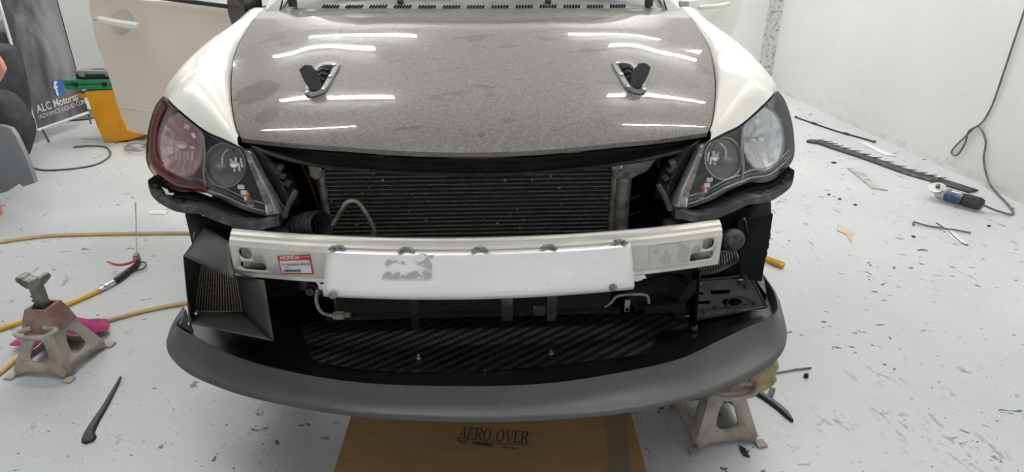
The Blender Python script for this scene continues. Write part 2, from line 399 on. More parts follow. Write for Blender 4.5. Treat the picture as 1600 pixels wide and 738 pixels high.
# ceiling lights (above the frame, seen as streaks in the bonnet; last one added to brighten back left)
for i, (x, y) in enumerate(TUBES):
    row = ('furthest back', 'second furthest back', 'mid-room', 'over the windscreen', 'nearest, over the front lip', '')[i//2]
    t = thing('ceiling_light', ('glowing ceiling tube light, %s, on the %s of the car' % (row, 'left' if x < 0 else 'right')) if i < 10 else ('added glowing tube light above the banner, brightening the back left'), 'ceiling light', (x, y, CEIL), 'ceiling tube lights')
    h = TLEN/2
    B().prism([(x-h-.02, y-.04, CEIL), (x-h-.02, y+.04, CEIL), (x-h-.02, y+.025, CEIL-.05), (x-h-.02, y-.025, CEIL-.05)], (TLEN+.04, 0, 0)).ob('housing', 'lampw', t, smooth=False)
    B().tube([(x-h, y, CEIL-.075), (x+h, y, CEIL-.075)], .018, 12).ob('lamp_tube', 'tube', t)
    B().box((x-h-.01, y, CEIL-.065), (.02, .035, .05)).box((x+h+.01, y, CEIL-.065), (.02, .035, .05)).obs('socket', 'lampw', t, smooth=False)

# ================= the car =================
CAR = Vector((0, 2.3, 0))
car = thing('car', 'cream white car without its front bumper, doors open, grey speckled bonnet', 'car', CAR)

def interp(tab, v):
    if v <= tab[0][0]: return tab[0][1]
    for (a, fa), (b_, fb) in zip(tab, tab[1:]):
        if v <= b_: return fa+(fb-fa)*(v-a)/(b_-a)
    return tab[-1][1]
HC = [(1.26, .80), (1.30, .862), (1.33, .896), (1.37, .924), (1.43, .949), (1.5, .970), (1.6, .994), (1.75, 1.024), (1.85, 1.043), (1.95, 1.061), (2.05, 1.0775), (2.15, 1.092), (2.25, 1.1045), (2.35, 1.115), (2.45, 1.124), (2.6, 1.135)]
def smooth_tab(tab, n=160, it=25):
    ys = [tab[0][0]+(tab[-1][0]-tab[0][0])*i/(n-1) for i in range(n)]; zs = [interp(tab, y) for y in ys]
    for _ in range(it): zs = [zs[0]]+[(zs[i-1]+2*zs[i]+zs[i+1])/4 for i in range(1, n-1)]+[zs[-1]]
    return list(zip(ys, zs))
HS = smooth_tab(HC)
def hz(x, y):
    a = abs(x); q = max(0, min(1, (2.05-y)/.65)); yy = y - .17*(a/.57)**2*q*q*(3-2*q)      # front edge sweeps back toward the corners
    crease = (.0045*max(0, min(1, (y-1.55)/.5)))/(1+math.exp(-(a-(.45+.22*(y-1.55)))/.020)) if a > .2 else 0    # raised shoulder line near the sides
    dome = .002*math.exp(-((a-.30)/.12)**2)
    lat = 1-.85*max(0, min(1, (y-1.55)/.75))
    return interp(HS, yy) - lat*(.085*a*a + .5*max(0, a-.42)**2*min(1, max(.1, (y-1.45)/.5))) - crease + .009*0 + dome
def hit(px, py, f, y0=1.2, y1=2.6):
    lo, hi = y0, y1
    for _ in range(40):
        m_ = (lo+hi)/2; p = PY(px, py, m_)
        if p.z > f(p.x, p.y): lo = m_
        else: hi = m_
    return PY(px, py, (lo+hi)/2)
LE = [(376, 216), (371, 202), (366, 175), (364, 156), (364, 124), (371, 88), (382, 62), (405, 29), (425, 11)]
RE = [(1105, 207), (1111, 197), (1115, 182), (1118, 155), (1119, 130), (1117, 94), (1110, 68), (1098, 46), (1085, 26), (1072, 11)]
def edge(pts): return sorted([(hit(x, y, hz).y, abs(hit(x, y, hz).x)) for x, y in pts])
el, er = edge(LE), edge(RE)
def hw(y): return .5*(interp(el, y)+interp(er, y))
yf0 = .5*(el[0][0]+er[0][0]); yr0 = .5*(el[-1][0]+er[-1][0])
FE = sorted([(hit(x, y, hz).x, hit(x, y, hz).y) for x, y in ((376, 216), (405, 220), (470, 225.5), (535, 231), (633, 236), (742, 239), (874, 232), (988, 221.5), (1060, 213), (1105, 207))])
import numpy as np
_X = np.array([p[0] for p in FE]); _c = np.linalg.lstsq(np.stack([np.ones_like(_X), _X**2, _X**4], 1), np.array([p[1] for p in FE]), rcond=None)[0]
def yfront(x): return float(_c[0]+_c[1]*x*x+_c[2]*x**4)
yf0 = yfront(hw(yf0))
YRC = hit(742, 14, hz).y
def yrear(x): return yr0+(YRC-yr0)*(1-min(1, abs(x)/hw(yr0))**4)
HN, HV = 72, 60
rows = []
for j in range(HV+1):
    t = (j/HV)**1.3; ye = yf0+(yr0-yf0)*t; w = hw(ye); r = []
    for i in range(HN+1):
        s = -1+2*i/HN; x = s*w
        y = ye + (yfront(x)-yfront(w))*(1-t)**2 + (YRC-yr0)*t*t*(1-s**4)
        r.append(Vector((x, y, hz(x, y))))
    rows.append(r)
hood_edge = [r[0] for r in rows]                        # left edge, front to back
front_row = rows[0]
hb = B(); hb.grid(rows)
lipr = [[v+Vector((0, .004, -.012)) for v in front_row], [v+Vector((0, .03, -.016)) for v in front_row]]
hb2 = B().grid([front_row]+lipr)
hb.add(hb2.v, hb2.f)
hood = hb.ob('bonnet', 'hood', car, ang=50)
hood['label'] = 'speckled grey bonnet'

# bonnet catches
def local_hood(px, py):
    p = hit(px, py, hz); e = .01
    n = Vector((-(hz(p.x+e, p.y)-hz(p.x-e, p.y))/(2*e), -(hz(p.x, p.y+e)-hz(p.x, p.y-e))/(2*e), 1)).normalized()
    return p, n
def catch(side):
    def fin(b, *a, **k): return (b.mirror() if side == 1 else b).ob(*a, **k)
    OUT = [(476, 146), (479, 151), (488, 153), (498, 151), (508, 146), (514, 138), (523, 122), (531, 107), (530, 102), (524, 99), (512, 98), (500, 101), (490, 110), (480, 128)]
    INN = [(484, 142), (487, 145), (493, 146), (499, 143), (503, 139), (507, 133), (514, 121), (520, 109), (519, 106), (515, 105), (509, 105), (501, 108), (495, 116), (487, 130)]
    o1 = spl([hit(x, y, hz) for x, y in OUT+OUT[:1]], 57)[:-1]; o2 = spl([hit(x, y, hz) for x, y in INN+INN[:1]], 57)[:-1]
    p, n = local_hood(505, 127)
    L = lambda r, h: [q+n*h for q in r]
    b = B().grid([L(o1, -.004), L(o1, .004), L([a.lerp(c_, .15) for a, c_ in zip(o1, o2)], .006), L([a.lerp(c_, .9) for a, c_ in zip(o1, o2)], .006), L(o2, .001)], closed=True)
    c = fin(b, 'bonnet_catch', mat('catch_plate', (.10, .10, .105), .45, .2, col2=(.13, .13, .13), scale=30), car, ang=30); c['label'] = 'dark steel bonnet catch with raised flap'
    fin(patch(L(o2, .002), -n*.0005, 3), 'recess', 'blkd', c)
    for k, (x0, y0, x1, y1) in enumerate(((496, 116, 514, 113), (496, 124, 512, 120), (497, 132, 508, 129))):
        fin(B().tube([hit(x0, y0, hz)+n*.004, hit((x0+x1)/2, (y0+y1)/2-2, hz)+n*.009, hit(x1, y1, hz)+n*.004], .004, 8), 'latch_spring', 'blk', c)
    q0 = hit(493, 142, hz); n2 = Vector((0, -1, .25)).normalized()
    fl = [(486, 141), (493, 143), (500, 142), (502, 139), (499, 124), (495, 110), (490, 107), (487, 102), (478, 101), (473, 103), (467, 109), (471, 119), (478, 132)]
    fin(B().prism([PP(x, y, q0, n2) for x, y in fl], -n2*.007), 'flap', mat('flap_black', (.035, .035, .036), .45, col2=(.05, .05, .05), scale=30), c, smooth=False, bevel=.0015)
    for q in ((481, 148), (506, 143), (517, 123), (523, 105)):
        fin(B().lathe([(.0055, .004), (.0055, .008), (.004, .0095), (0, .0098)], n, hit(*q, hz), 10), 'screw', 'bolt', c)
catch(-1); catch(1)

# fenders (left side built, mirrored for the other)
def HLY(px, py): dx = 443-px; return 1.40+.0007*dx+.0003*(335-py)+3e-6*dx*dx
def HP(px, py, d=0): return PY(px, py, HLY(px, py)+d)
def he(py):                                             # bonnet edge point at a photo height
    xs = sorted([(y, x) for x, y in LE]); p = hit(interp(xs, py), py, hz); p.x = -hw(p.y); p.z = hz(p.x, p.y); return p
def fender_rows():
    prs = [((223, (374, 229))), ((204, (350, 217))), ((170, (321, 204))), ((140, (290, 180))), ((115, (266, 158)))]
    R = []
    for k, (hy, o) in enumerate(prs):
        a = he(max(hy, 216)) + Vector((-.004, -.004, -.004)) if hy > 216 else he(hy)+Vector((-.003, 0, -.002))
        o = HP(*o, .004); R.append((a, o))
    sil = [(96, (256, 143), 1.76, -.850), (80, (262, 131), 1.84, -.868), (68, (276, 117), 1.92, -.880), (55, (309, 91), None, -.885), (42, (335, 78), None, -.88), (25, (358, 68), None, -.875), (11, (380, 47), None, -.86)]
    rows = []; K = 10
    for a, o in R:
        rows.append([a.lerp(o, t/K) + Vector((-.010, 0, .035))*math.sin(math.pi*t/K)*min(1, (a-o).length/.16) for t in range(K+1)] + [o+Vector((-.001, .02, -.01*j)) for j in (1, 2)])
    for hy, (x, y), Y, X in sil:
        a = he(hy)+Vector((-.003, 0, -.002)); o = PX(x, y, X)
        if Y and abs(o.y-Y) > .05: o = PY(x, y, Y)
        rows.append([a.lerp(o, t/K) + Vector((-.015, 0, .030))*math.sin(math.pi*t/K) for t in range(K+1)] + [o+Vector((-.012, .01, -.06)), o+Vector((-.008, .02, -.16))])
    return rows
fr = fender_rows()
fr2 = []
for k in range(len(fr[0])): fr2.append(spl([r[k] for r in fr], 64))
for i in range(64):                                      # the fender's inner edge follows the bonnet's edge
    v = fr2[0][i]
    if v.y < yf0+.01: continue
    d = Vector((-hw(v.y)-.0025, v.y, hz(hw(v.y), v.y)-.001))-v
    for k, w in enumerate((1, .75, .5, .3, .15, .05)): fr2[k][i] = fr2[k][i]+d*w
for s in (-1, 1):
    ys = [yf0+.02+(yr0-yf0-.02)*i/40 for i in range(41)]
    B().grid([[Vector((s*(hw(y)-.03), y, hz(hw(y), y)-.03)) for y in ys], [Vector((s*(hw(y)+.004), y, hz(hw(y), y)-.022)) for y in ys], [Vector((s*(hw(y)+.02), y, hz(hw(y), y)-.05)) for y in ys]]).ob('gap_backing', 'blkd', car)  # dark strip added below the bonnet gap so no light shows through
for side in (-1, 1):
    b = B().grid(fr2)
    if side == 1: b.mirror()
    f = b.ob('fender', 'paint', car, solid=.002, ang=70)
    g_ = B()
    # side skin behind the fender down to the sill
    y0 = 2.05
    g_.grid([[Vector((-.885, y, z)) for y in (2.42, 2.6, 2.8, 3.0)] for z in (.42, .6, .8, .98)])
    if side == 1: g_.mirror()
    g_.ob('side_skin', 'paint', car, solid=.01)

# headlights
LENS = [(255, 150), (268, 166), (290, 185), (321, 209), (345, 220), (372, 231), (390, 234), (405, 258), (420, 287), (436, 315), (443, 327), (441, 338), (434, 343), (414, 337), (376, 326), (345, 311), (310, 298), (290, 300), (270, 296), (250, 282), (236, 269), (230, 254), (229, 236), (231, 207), (238, 178), (246, 160)]
IN = Vector((-.12, .93, -.33)).normalized()
def circ(px, py, rx, ry, d, n=28):
    return [HP(px+rx*math.cos(2*math.pi*k/n), py+ry*math.sin(2*math.pi*k/n), d) for k in range(n)]
def shift(pts, d): return [p+IN*d for p in pts]
def headlight(side):
    def fin(b, *a, **k): return (b.mirror() if side == 1 else b).ob(*a, **k)
    def fino(b, *a, **k): return (b.mirror() if side == 1 else b).obs(*a, **k)
    out = spl([HP(*q) for q in LENS+LENS[:1]], 90)[:-1]
    housing = B(); back = shift([Vector(p).lerp(sum(out, Vector())/len(out), .06) for p in out], .14)
    housing.grid([out, shift(out, .05), back], closed=True); cb = patch(back, IN*.02, 3); housing.add(cb.v, cb.f)
    h = fin(housing, 'headlight', 'lampin', car, ang=50)
    h['label'] = 'headlight behind red-brown tinted lens' if side == -1 else 'headlight behind clear lens'
    # lens: tinted outer shell on one side
    ln = patch(out, -IN*.028, 8); L_ = fin(ln, 'lens', 'lens', h)
    if side == -1:
        band_o = spl([HP(*q) for q in ((250, 156), (240, 175), (232, 205), (229, 236), (230, 254), (237, 269), (252, 283), (272, 296), (300, 299), (322, 302))], 40)
        band_i = spl([HP(*q) for q in ((262, 168), (253, 182), (247, 206), (246, 232), (249, 247), (256, 258), (268, 268), (284, 277), (306, 284), (322, 290))], 40)
        bb = B().grid([[p-IN*.004 for p in band_o], [a.lerp(c_, .5)-IN*.016 for a, c_ in zip(band_o, band_i)], [p-IN*.014 for p in band_i]])
        bb.ob('tinted_band', 'redlens', h, solid=.002)
        # wash of the same tint film over the outer bowl
        ff = patch([p for p in spl([HP(*q, -.03) for q in ((262, 168), (247, 206), (246, 232), (256, 258), (284, 277), (306, 284), (318, 260), (316, 225), (290, 195), (262, 168))], 30)[:-1]], -IN*.01, 4)
        ff.ob('tint_film', lens_mat('pale_red_film', (.93, .80, .80)), h)
    # outer bowl (large facetted reflector)
    bowl = circ(284, 228, 34, 52, .035)
    bowl18 = circ(284, 228, 34, 52, .035, 18)
    pb = patch(bowl18, IN*.055, 5, power=1.7)
    fin(pb, 'reflector', 'chrome', h, smooth=False)
    rg = B().grid([[p-IN*.006 for p in circ(284, 228, 37, 55, .035)], bowl, shift(bowl, .01)], closed=True); fin(rg, 'reflector_rim', 'lamprim', h)
    fb = B()
    for (x, y, w, hh, rot) in ((264, 208, .010, .016, .5), (292, 198, .014, .012, .4), (303, 212, .010, .014, -.4), (300, 230, .012, .008, .2)):
        fb.box(HP(x, y, .055), (w, .004, hh), rot=Matrix.Rotation(rot, 3, 'Y') @ Matrix.Rotation(.4*rot, 3, 'X'))
    fino(fb, 'facet', 'mirror', h, smooth=False)
    # ribs: vertical at the bottom of the bowl
    rb = B()
    for k in range(6):
        x = 274+8*k; rb.tube([HP(x, 246+k, .058), HP(x-9+2*k, 268, .045)], .0016, 6)
    for k in range(5):
        x = 276+6*k; rb.tube([HP(x, 236, .05), HP(x, 250, .05)], .003, 6)
    fino(rb, 'reflector_rib', 'mirror', h)
    bl = B().lathe([(0, 0), (.011, .004), (.014, .014), (.012, .03), (.006, .05)], IN, HP(283, 226, .035), 16)
    fin(bl, 'bulb', 'mirror', h)
    # inner round low beam
    fin(B().grid([[p for p in circ(351, 258, 33, 36, .020)], [p for p in circ(351, 258, 30, 33, .022)], [p+IN*.03 for p in circ(351, 258, 27, 30, .022)]], closed=True), 'projector_ring', 'lamprim', h)
    fin(patch(circ(351, 258, 29, 32, .035), IN*.055, 7), 'reflector', 'bowl2', h)
    fin(B().lathe([(0, -.02), (.009, -.017), (.013, -.006), (.013, .03)], IN, HP(368, 257, .04), 18), 'bulb', 'mirror', h)
    ff = B()
    for k in range(5): ff.box(HP(362+4*k, 254+(k % 2)*7, .035), (.005, .006, .020+.004*(k % 3)))
    fino(ff, 'shade_fin', 'chrome', h, smooth=False)
    fin(B().grid([spl([HP(*q, .02) for q in ((357, 232), (350, 238), (346, 247), (347, 257))], 14), spl([HP(*q, .035) for q in ((359, 234), (353, 240), (350, 248), (350, 256))], 14)]), 'crescent', 'mirror', h, solid=.002)
    cl = B()
    for k in range(4): cl.box(HP(377+5*k, 292+9*k, .02), (.016, .006, .011))
    fino(cl, 'corner_reflector', 'chrome', h, smooth=False)
    fin(B().lathe([(0, 0), (.004, .002), (.006, .008), (.006, .03)], (IN+Vector((0, 0, -.6))).normalized(), HP(386, 303, .004), 12), 'amber_bulb', 'amber', h)
    for k, off in enumerate((0, 6, 12)):
        ln_ = spl([HP(x, y-off, .006+.006*k) for x, y in ((236, 256), (250, 270), (275, 287), (305, 291), (325, 298), (350, 306), (385, 322), (425, 334))], 50)
        fin(B().tube(ln_, .0022, 6), 'bezel_line', 'lamprim' if k != 1 else 'blk', h)
    fin(B().tube(spl([HP(*q, .012) for q in ((318, 212), (320, 240), (318, 270), (322, 294))], 16), .003, 8), 'divider', 'lamprim', h)
    # slim clear wing on the inner edge
    wg = B().grid([spl([HP(*q, -.008) for q in ((382, 234), (396, 272), (412, 312), (420, 334))], 20), spl([HP(*q, -.022) for q in ((388, 236), (405, 272), (424, 308), (432, 334))], 20), spl([HP(*q, -.006) for q in ((392, 238), (412, 274), (432, 310), (441, 332))], 20)])
    fin(wg, 'light_guide', mat('grey_light_guide', (.42, .42, .42), .2, .5, col2=(.3, .3, .3), scale=12, coat=.5), h, solid=.002)
    fin(B().box(HP(426, 327, .0), (.030, .008, .022)), 'corner_reflector', 'chrome', h, smooth=False)
    # plastic rail below the lamp
    path = spl([HP(*q, -.005) for q in ((237, 284), (243, 299), (258, 311), (278, 321), (297, 324), (318, 326), (345, 337), (372, 346), (387, 350), (407, 350), (425, 345), (440, 342))], 60)
    rl = B(); sec = [(-.004, .011), (-.018, .010), (-.022, -.008), (-.014, -.012), (.02, -.010), (.02, .009)]
    rl.grid([[p+Vector((0, a, b_)) for p in path] for a, b_ in sec+sec[:1]])
    rl.f.append(tuple(k*60 for k in range(6))); rl.f.append(tuple(59+k*60 for k in range(6)))
    r_ = fin(rl, 'support_rail', 'rail', car, smooth=True, ang=30)
    up_ = B()
    p2 = spl([HP(*q, .01) for q in ((238, 276), (252, 292), (275, 306), (300, 309), (330, 320), (370, 334), (438, 349))], 50); p1 = spl([HP(*q, -.002) for q in ((236, 290), (250, 308), (275, 322), (300, 325), (330, 334), (370, 345), (438, 352))], 50)
    up_.grid([[p+Vector((0, .03, .006)) for p in p2], p2, [a.lerp(c_, .5)+Vector((0, .012, 0)) for a, c_ in zip(p2, p1)], p1])
    fin(up_, 'rail_web', 'blk', r_, solid=.002)
    cl = B()
    for k in range(9):
        p = p2[4+k*5].lerp(p1[4+k*5], .45); cl.box(p+Vector((0, -.006, 0)), (.016, .012, .010), rot=Matrix.Rotation(.3*(-1)**k, 3, 'Y'))
    fino(cl, 'rail_clip', 'rail', r_, smooth=False)
    if side == -1:
        B().prism([HP(253, 293, -.03), HP(262, 297, -.03), HP(264, 302, -.03), HP(272, 302, -.03), HP(270, 305, -.03), HP(260, 304, -.03)], (0, .002, 0)).ob('paper_tag', 'white', r_, smooth=False)
    # inner side bracket running from bonnet corner down to the beam
    ib = B()
    ip = [HP(*q, .02) for q in ((392, 228), (410, 255), (430, 290), (446, 322))]; iq = [HP(*q, .06) for q in ((425, 240), (446, 262), (462, 290), (468, 318))]
    ib.grid([spl(ip, 16), spl([a.lerp(c_, .5)+Vector((0, -.015, 0)) for a, c_ in zip(ip, iq)], 16), spl(iq, 16)])
    ir = fin(ib, 'lamp_bracket', 'blk', car, solid=.004)
    tb = B()
    for q in ((438, 262), (442, 275), (436, 268), (450, 287)): tb.box(HP(*q, .03), (.014, .02, .01), rot=Matrix.Rotation(.5, 3, 'Y'), bev=.002)
    tb.tube([HP(463, 298, .02), HP(452, 318, .0), HP(444, 340, -.01)], .007, 8)
    fino(tb, 'clip', 'rail', ir)
headlight(-1); headlight(1)

# black panel under the bonnet's front edge, with its seal
low = [PY(x, y, Y) for x, y, Y in ((395, 229, 1.50), (440, 244, 1.47), (500, 257, 1.45), (600, 266, 1.425), (700, 270, 1.41), (790, 270, 1.41), (900, 262, 1.425), (1000, 249, 1.45), (1080, 231, 1.50))]
low = spl(low, HN+1)
topr = [v+Vector((0, .02, -.02)) for v in front_row]
b = B().grid([topr, [a.lerp(c_, .5)+Vector((0, .02, -.0)) for a, c_ in zip(topr, low)], low, [p+Vector((0, .05, .003)) for p in low]])
pn = b.ob('slam_panel_cover', 'blkd', car, solid=.003)
B().tube([p+Vector((0, -.004, -.002)) for p in low], .005, 8).ob('rubber_seal', 'rubber', pn)
B().box(PY(800, 249, 1.38), (.018, .01, .004)).ob('badge_clip', 'blkd', pn, smooth=False)

# condenser with its side tank and the tubes across it
CY = 1.53
cl_, cr_ = PY(507, 262, CY).x, PY(955, 262, CY).x
cz0, cz1 = .37, .845
cond = B().box(((cl_+cr_)/2, CY+.012, (cz0+cz1)/2), (cr_-cl_, .018, cz1-cz0)).ob('condenser', 'fins', car, smooth=False)
dz = .0115; n_ = int((cz1-cz0)/dz)
b = B()
for k in range(n_): b.box(((cl_+cr_)/2, CY, cz0+dz*(k+.5)), (cr_-cl_, .008, .0016))
b.obs('cooling_tube', 'tubes', cond, smooth=False)
b = B(); rr = random.Random(5)
for k in range(60):
    b.box((rr.uniform(cl_, cr_), CY-.004, rr.uniform(.58, .83)), (rr.uniform(.002, .007), .003, rr.uniform(.002, .008)), rot=Matrix.Rotation(rr.uniform(-.6, .6), 3, 'Y'))
b.ob('stone_chips', 'tubes', cond, smooth=False)['kind'] = 'stuff'
for x in (cl_-.010, cr_+.012):
    B().tube([(x, CY, cz0), (x, CY, cz1-.01 if x > 0 else .80)], .011, 12).ob('side_tank', 'cast', cond)
b = B(); dx = PY(975, 300, CY-.02).x
b.lathe([(.0, .20), (.014, .199), (.019, .193), (.020, .185), (.020, -.12), (.0, -.12)], (0, 0, 1), (dx, CY-.01, .60), 20)
b.ob('drier_tank', 'cast', cond)
# top mounting brackets and stays
b = B().prism([PY(x, y, CY-.03) for x, y in ((955, 262), (965, 253), (1000, 250), (1020, 240), (1028, 246), (1012, 268), (985, 280), (960, 280))], (0, .008, 0)).ob('mount_bracket', 'steel', car, smooth=False, bevel=.002)
B().lathe([(.004, 0), (.008, .001), (.008, .006), (0, .007)], (0, -1, 0), PY(970, 271, CY-.03), 10).ob('bracket_bolt', 'steel', b)
b = B().prism([PY(x, y, CY-.02) for x, y in ((480, 255), (502, 257), (503, 278), (492, 282), (484, 276))], (0, .008, 0)).ob('mount_bracket', 'cast', car, smooth=False, bevel=.002)
b = B().tube([PY(969, 248, CY-.035), PY(971, 262, CY-.035)], .004, 8).ob('stay_pin', 'bolt', car)
b = B()
for q in (((462, 245), (478, 270), (490, 300), (498, 325)), ((470, 246), (484, 262), (500, 300), (506, 330))): b.tube(spl([PY(x, y, 1.6) for x, y in q], 14), .0025, 6)
for q in (((1018, 240), (1026, 252), (1030, 262)), ((1024, 238), (1030, 248), (1028, 262))): b.tube(spl([PY(x, y, 1.6) for x, y in q], 10), .002, 6)
b.obs('wire', 'copper', car)
b = B()
for y0 in (305, 330): b.tube([PY(980, y0+8, 1.62), PY(1001, y0, 1.62)], .002, 6)
b.obs('stay_wire', 'steel', car)

# behind everything: black backing added for engine bay darkness, inner wings, wheel liners
b = B().box((0, 1.75, .66), (1.36, .02, .56)).ob('dark_backing', 'blkd', car, smooth=False)  # black panel standing in for the dark engine bay
b = B().box((0, 1.56, .86), (1.02, .05, .035)).ob('upper_crossmember', 'blkd', car, smooth=False)
for s in (-1, 1):
    b = B()
    b.grid([[Vector((s*.60, 1.55, z)), Vector((s*.74, 1.56, z)), Vector((s*.80, 1.62, z)), Vector((s*.82, 1.75, z))] for z in (.40, .50, .60, .665)])
    b.ob('wheel_liner', 'blkd', car, solid=.004)
    B().box((s*.56, 1.62, .60), (.10, .22, .14), bev=.01).ob('chassis_rail', 'blkd', car)
    B().box((s*.52, 1.42, .635), (.10, .10, .085), bev=.005).ob('crash_box', 'cast', car)
    t = B(); tc = Vector((.715 if s > 0 else -.70, 1.95, .50)); ax = Vector((1, .20, 0)).normalized()
    prof = [(.19, -.09), (.28, -.105), (.305, -.095), (.315, -.06), (.315, .06), (.305, .095), (.28, .105), (.19, .09)]
    t.lathe(prof, ax, tc, 48)
    t = t.ob('tyre', 'rubber', car)
    B().lathe([(0, -.05), (.05, -.06), (.17, -.04), (.195, -.085), (.2, .0), (.195, .085), (0, .05)], ax, tc, 32).ob('wheel_rim', 'steel', t)
    b = B(); rz = Matrix.Rotation(math.atan2(ax.y, ax.x), 3, 'Z')
    for k in range(64):
        a = 2*math.pi*k/64; b.box(tc+rz @ Vector((0, .316*math.cos(a), .316*math.sin(a))), (.17, .018, .008), rot=rz @ Matrix.Rotation(a-math.pi/2, 3, 'X'))
    tr_ = b.ob('tread_blocks', 'rubber', t, smooth=False); tr_['kind'] = 'stuff'

# bumper beam
def by(x): return 1.29+.08*(x/.592)**2
def bprof(x):
    y = by(x); return [(y+.055, .584), (y+.004, .586), (y, .590), (y+.002, .598), (y, .603), (y, .668), (y+.004, .673), (y+.006, .680), (y+.014, .684), (y+.018, .690), (y+.026, .692), (y+.030, .695), (y+.038, .695)]
NX = 60; xs = [-.592+1.184*i/NX for i in range(NX+1)]
rr_ = []
for x in xs:
    pr = bprof(x); sk = lambda z: (-.008 if x < 0 else .008)*(z-.64)/.06*(abs(x)/.592)
    pr = pr + [(pr[-1][0], .692), (pr[-2][0]-.002, .689), (by(x)+.020, .686), (by(x)+.01, .672), (by(x)+.005, .66), (by(x)+.005, .60), (by(x)+.006, .592), (by(x)+.055, .589)]
    rr_.append([Vector((x-(1 if x < 0 else -1)*.0, y, z)) for y, z in pr])
b = B().grid([[rr_[i][k] for k in list(range(len(rr_[0])))+[0]] for i in range(NX+1)])
nk = len(rr_[0])
b.f.append(tuple(range(nk))); b.f.append(tuple((NX)*(nk+1)+k for k in range(nk)))
beam = b.ob('bumper_beam', 'alu', None, smooth=True, ang=25)
cb = B()
def slot(cx, cz, hw_, r):
    pts = []
    for k in range(20):
        a = 2*math.pi*k/20; pts.append(Vector((cx+(hw_ if math.cos(a) > 0 else -hw_)+r*math.cos(a), by(cx)-.06, cz+r*math.sin(a)*1.0)))
    return B().prism(pts, (0, .12, 0))
for s in (-1, 1):
    c_ = slot(s*.555, .650, .001, .015); cb.add(c_.v, c_.f); c_ = slot(s*.540, .618, .022, .011); cb.add(c_.v, c_.f)
beam = cut(beam, cb)
for p_ in beam.data.polygons: p_.use_smooth = p_.use_smooth
beam.parent = car; beam.data.transform(Matrix.Translation(-CAR)); beam['label'] = 'bare aluminium bumper beam'
beam.name = 'bumper_beam'
for s in (-1, 1):
    B().tube([(s*.512, by(.54)+.03, .615), (s*.572, by(.56)+.035, .616)], .009, 12).ob('inner_tube', 'cast', beam)
# sheet welded on the beam
def onbeam(px, py, off=0.0):
    p = PY(px, py, 1.29)
    for _ in range(6): p = PY(px, py, by(p.x)-off)
    return p
tl, tr = onbeam(513, 394, .004), onbeam(984, 385, .004)
bl_, br_ = PY(505, 460, by(.38)-.05), PY(991, 446, by(.38)-.05)
NP_ = 40; rws = []
for k in range(9):
    t = k/8; r = []
    for i in range(NP_+1):
        s = i/NP_; top = tl.lerp(tr, s); top.y = by(top.x)-.005; top.z = .680+.0*s
        bot = bl_.lerp(br_, s); bot.y = by(bot.x)-.045
        bot.z = bl_.z*(1-s)+br_.z*s; bot.z = .588
        p = top.lerp(bot, t); p.x = tl.x*(1-t)*(1-s)+tr.x*(1-t)*s+bl_.x*t*(1-s)+br_.x*t*s
        p.y -= .004*math.sin(math.pi*t); r.append(p)
    rws.append(r)
rws.append([p+Vector((0, .004, -.010)) for p in rws[-1]]); rws.append([p+Vector((0, .016, -.004)) for p in rws[-1]])
pl = B().grid(rws).ob('shield_plate', 'plate', car, solid=.0025, ang=60); pl['label'] = 'shiny aluminium sheet welded on the beam'
for px, py in ((528, 392), (635, 390), (750, 386), (858, 383), (968, 380)):
    c_ = onbeam(px, py, .006); c_.z = .684; b = B()
    ring = [c_+Vector((.016*math.cos(a)*(1+.1*math.cos(6*a)), -.002-.002*math.cos(2*a), .0055*math.sin(a))) for a in [2*math.pi*k/22 for k in range(23)]]
    b.tube(ring, .0032, 8); b.box(c_+Vector((0, .004, 0)), (.026, .010, .008), bev=.002); b.ob('weld_tab', 'weld', beam)
for px, py in ((520, 462), (958, 450)):
    c_ = PY(px, py, 1.262); b = B().lathe([(0, .003), (.008, .002), (.010, 0)], (0, -1, 0), c_, 16); b.ob('dent_mark', 'cast', pl)
# torn sticker patches
b = B(); ctr = PY(638, 417, by(0)-.035)
def quad_on(pxs, Yf, lift):
    return [PY(x, y, Yf(x, y)-lift) for x, y in pxs]
def ragged(pts, n=60, j=2.0, seed=1):
    r = random.Random(seed); o = [Vector((p[0], p[1], 0)) for p in lin([(x, y, 0) for x, y in pts+pts[:1]], n+1)[:-1]]
    return [(p.x+r.uniform(-j, j), p.y+r.uniform(-j, j)) for p in o]
def plate_pt(px, py, lift=.0008):
    # meet the modelled sheet: front surface between top edge and bottom edge
    p = PY(px, py, 1.26)
    for _ in range(8):
        t = max(0, min(1, (.680-p.z)/.082)); Y = by(p.x)-.005-.040*t-.004*math.sin(math.pi*t); p = PY(px, py, Y-lift-.0026)
    return p
def sheet_patch(poly, name, m, parent, f, seed, j=1.6):
    pts = ragged(poly, 48, j, seed); b = B().add([f(x, y) for x, y in pts], [tuple(range(len(pts)))]); return b.ob(name, m, parent, smooth=False)
for k, poly in enumerate([[(601, 412), (606, 405), (618, 404), (630, 409), (634, 414), (622, 410), (612, 410), (603, 416)],
                          [(596, 436), (602, 425), (610, 424), (614, 430), (622, 424), (626, 432), (640, 428), (655, 421), (668, 424), (676, 428), (675, 435), (640, 436)],
                          [(652, 398), (660, 397), (676, 398), (676, 403), (668, 404), (676, 414), (675, 424), (664, 418), (655, 412), (646, 408)]]):
    sheet_patch(poly, 'sticker_residue', 'residue', pl, plate_pt, 11+k)
def beam_pt(px, py): return onbeam(px, py, .0012)
sheet_patch([(1014, 386), (1078, 377), (1078, 409), (1014, 415)], 'sticker_residue', chipped('faint_sticker_residue', (.52, .51, .48), (.66, .65, .62), .5, 40, rough=.6), beam, beam_pt, 21, 1.2)
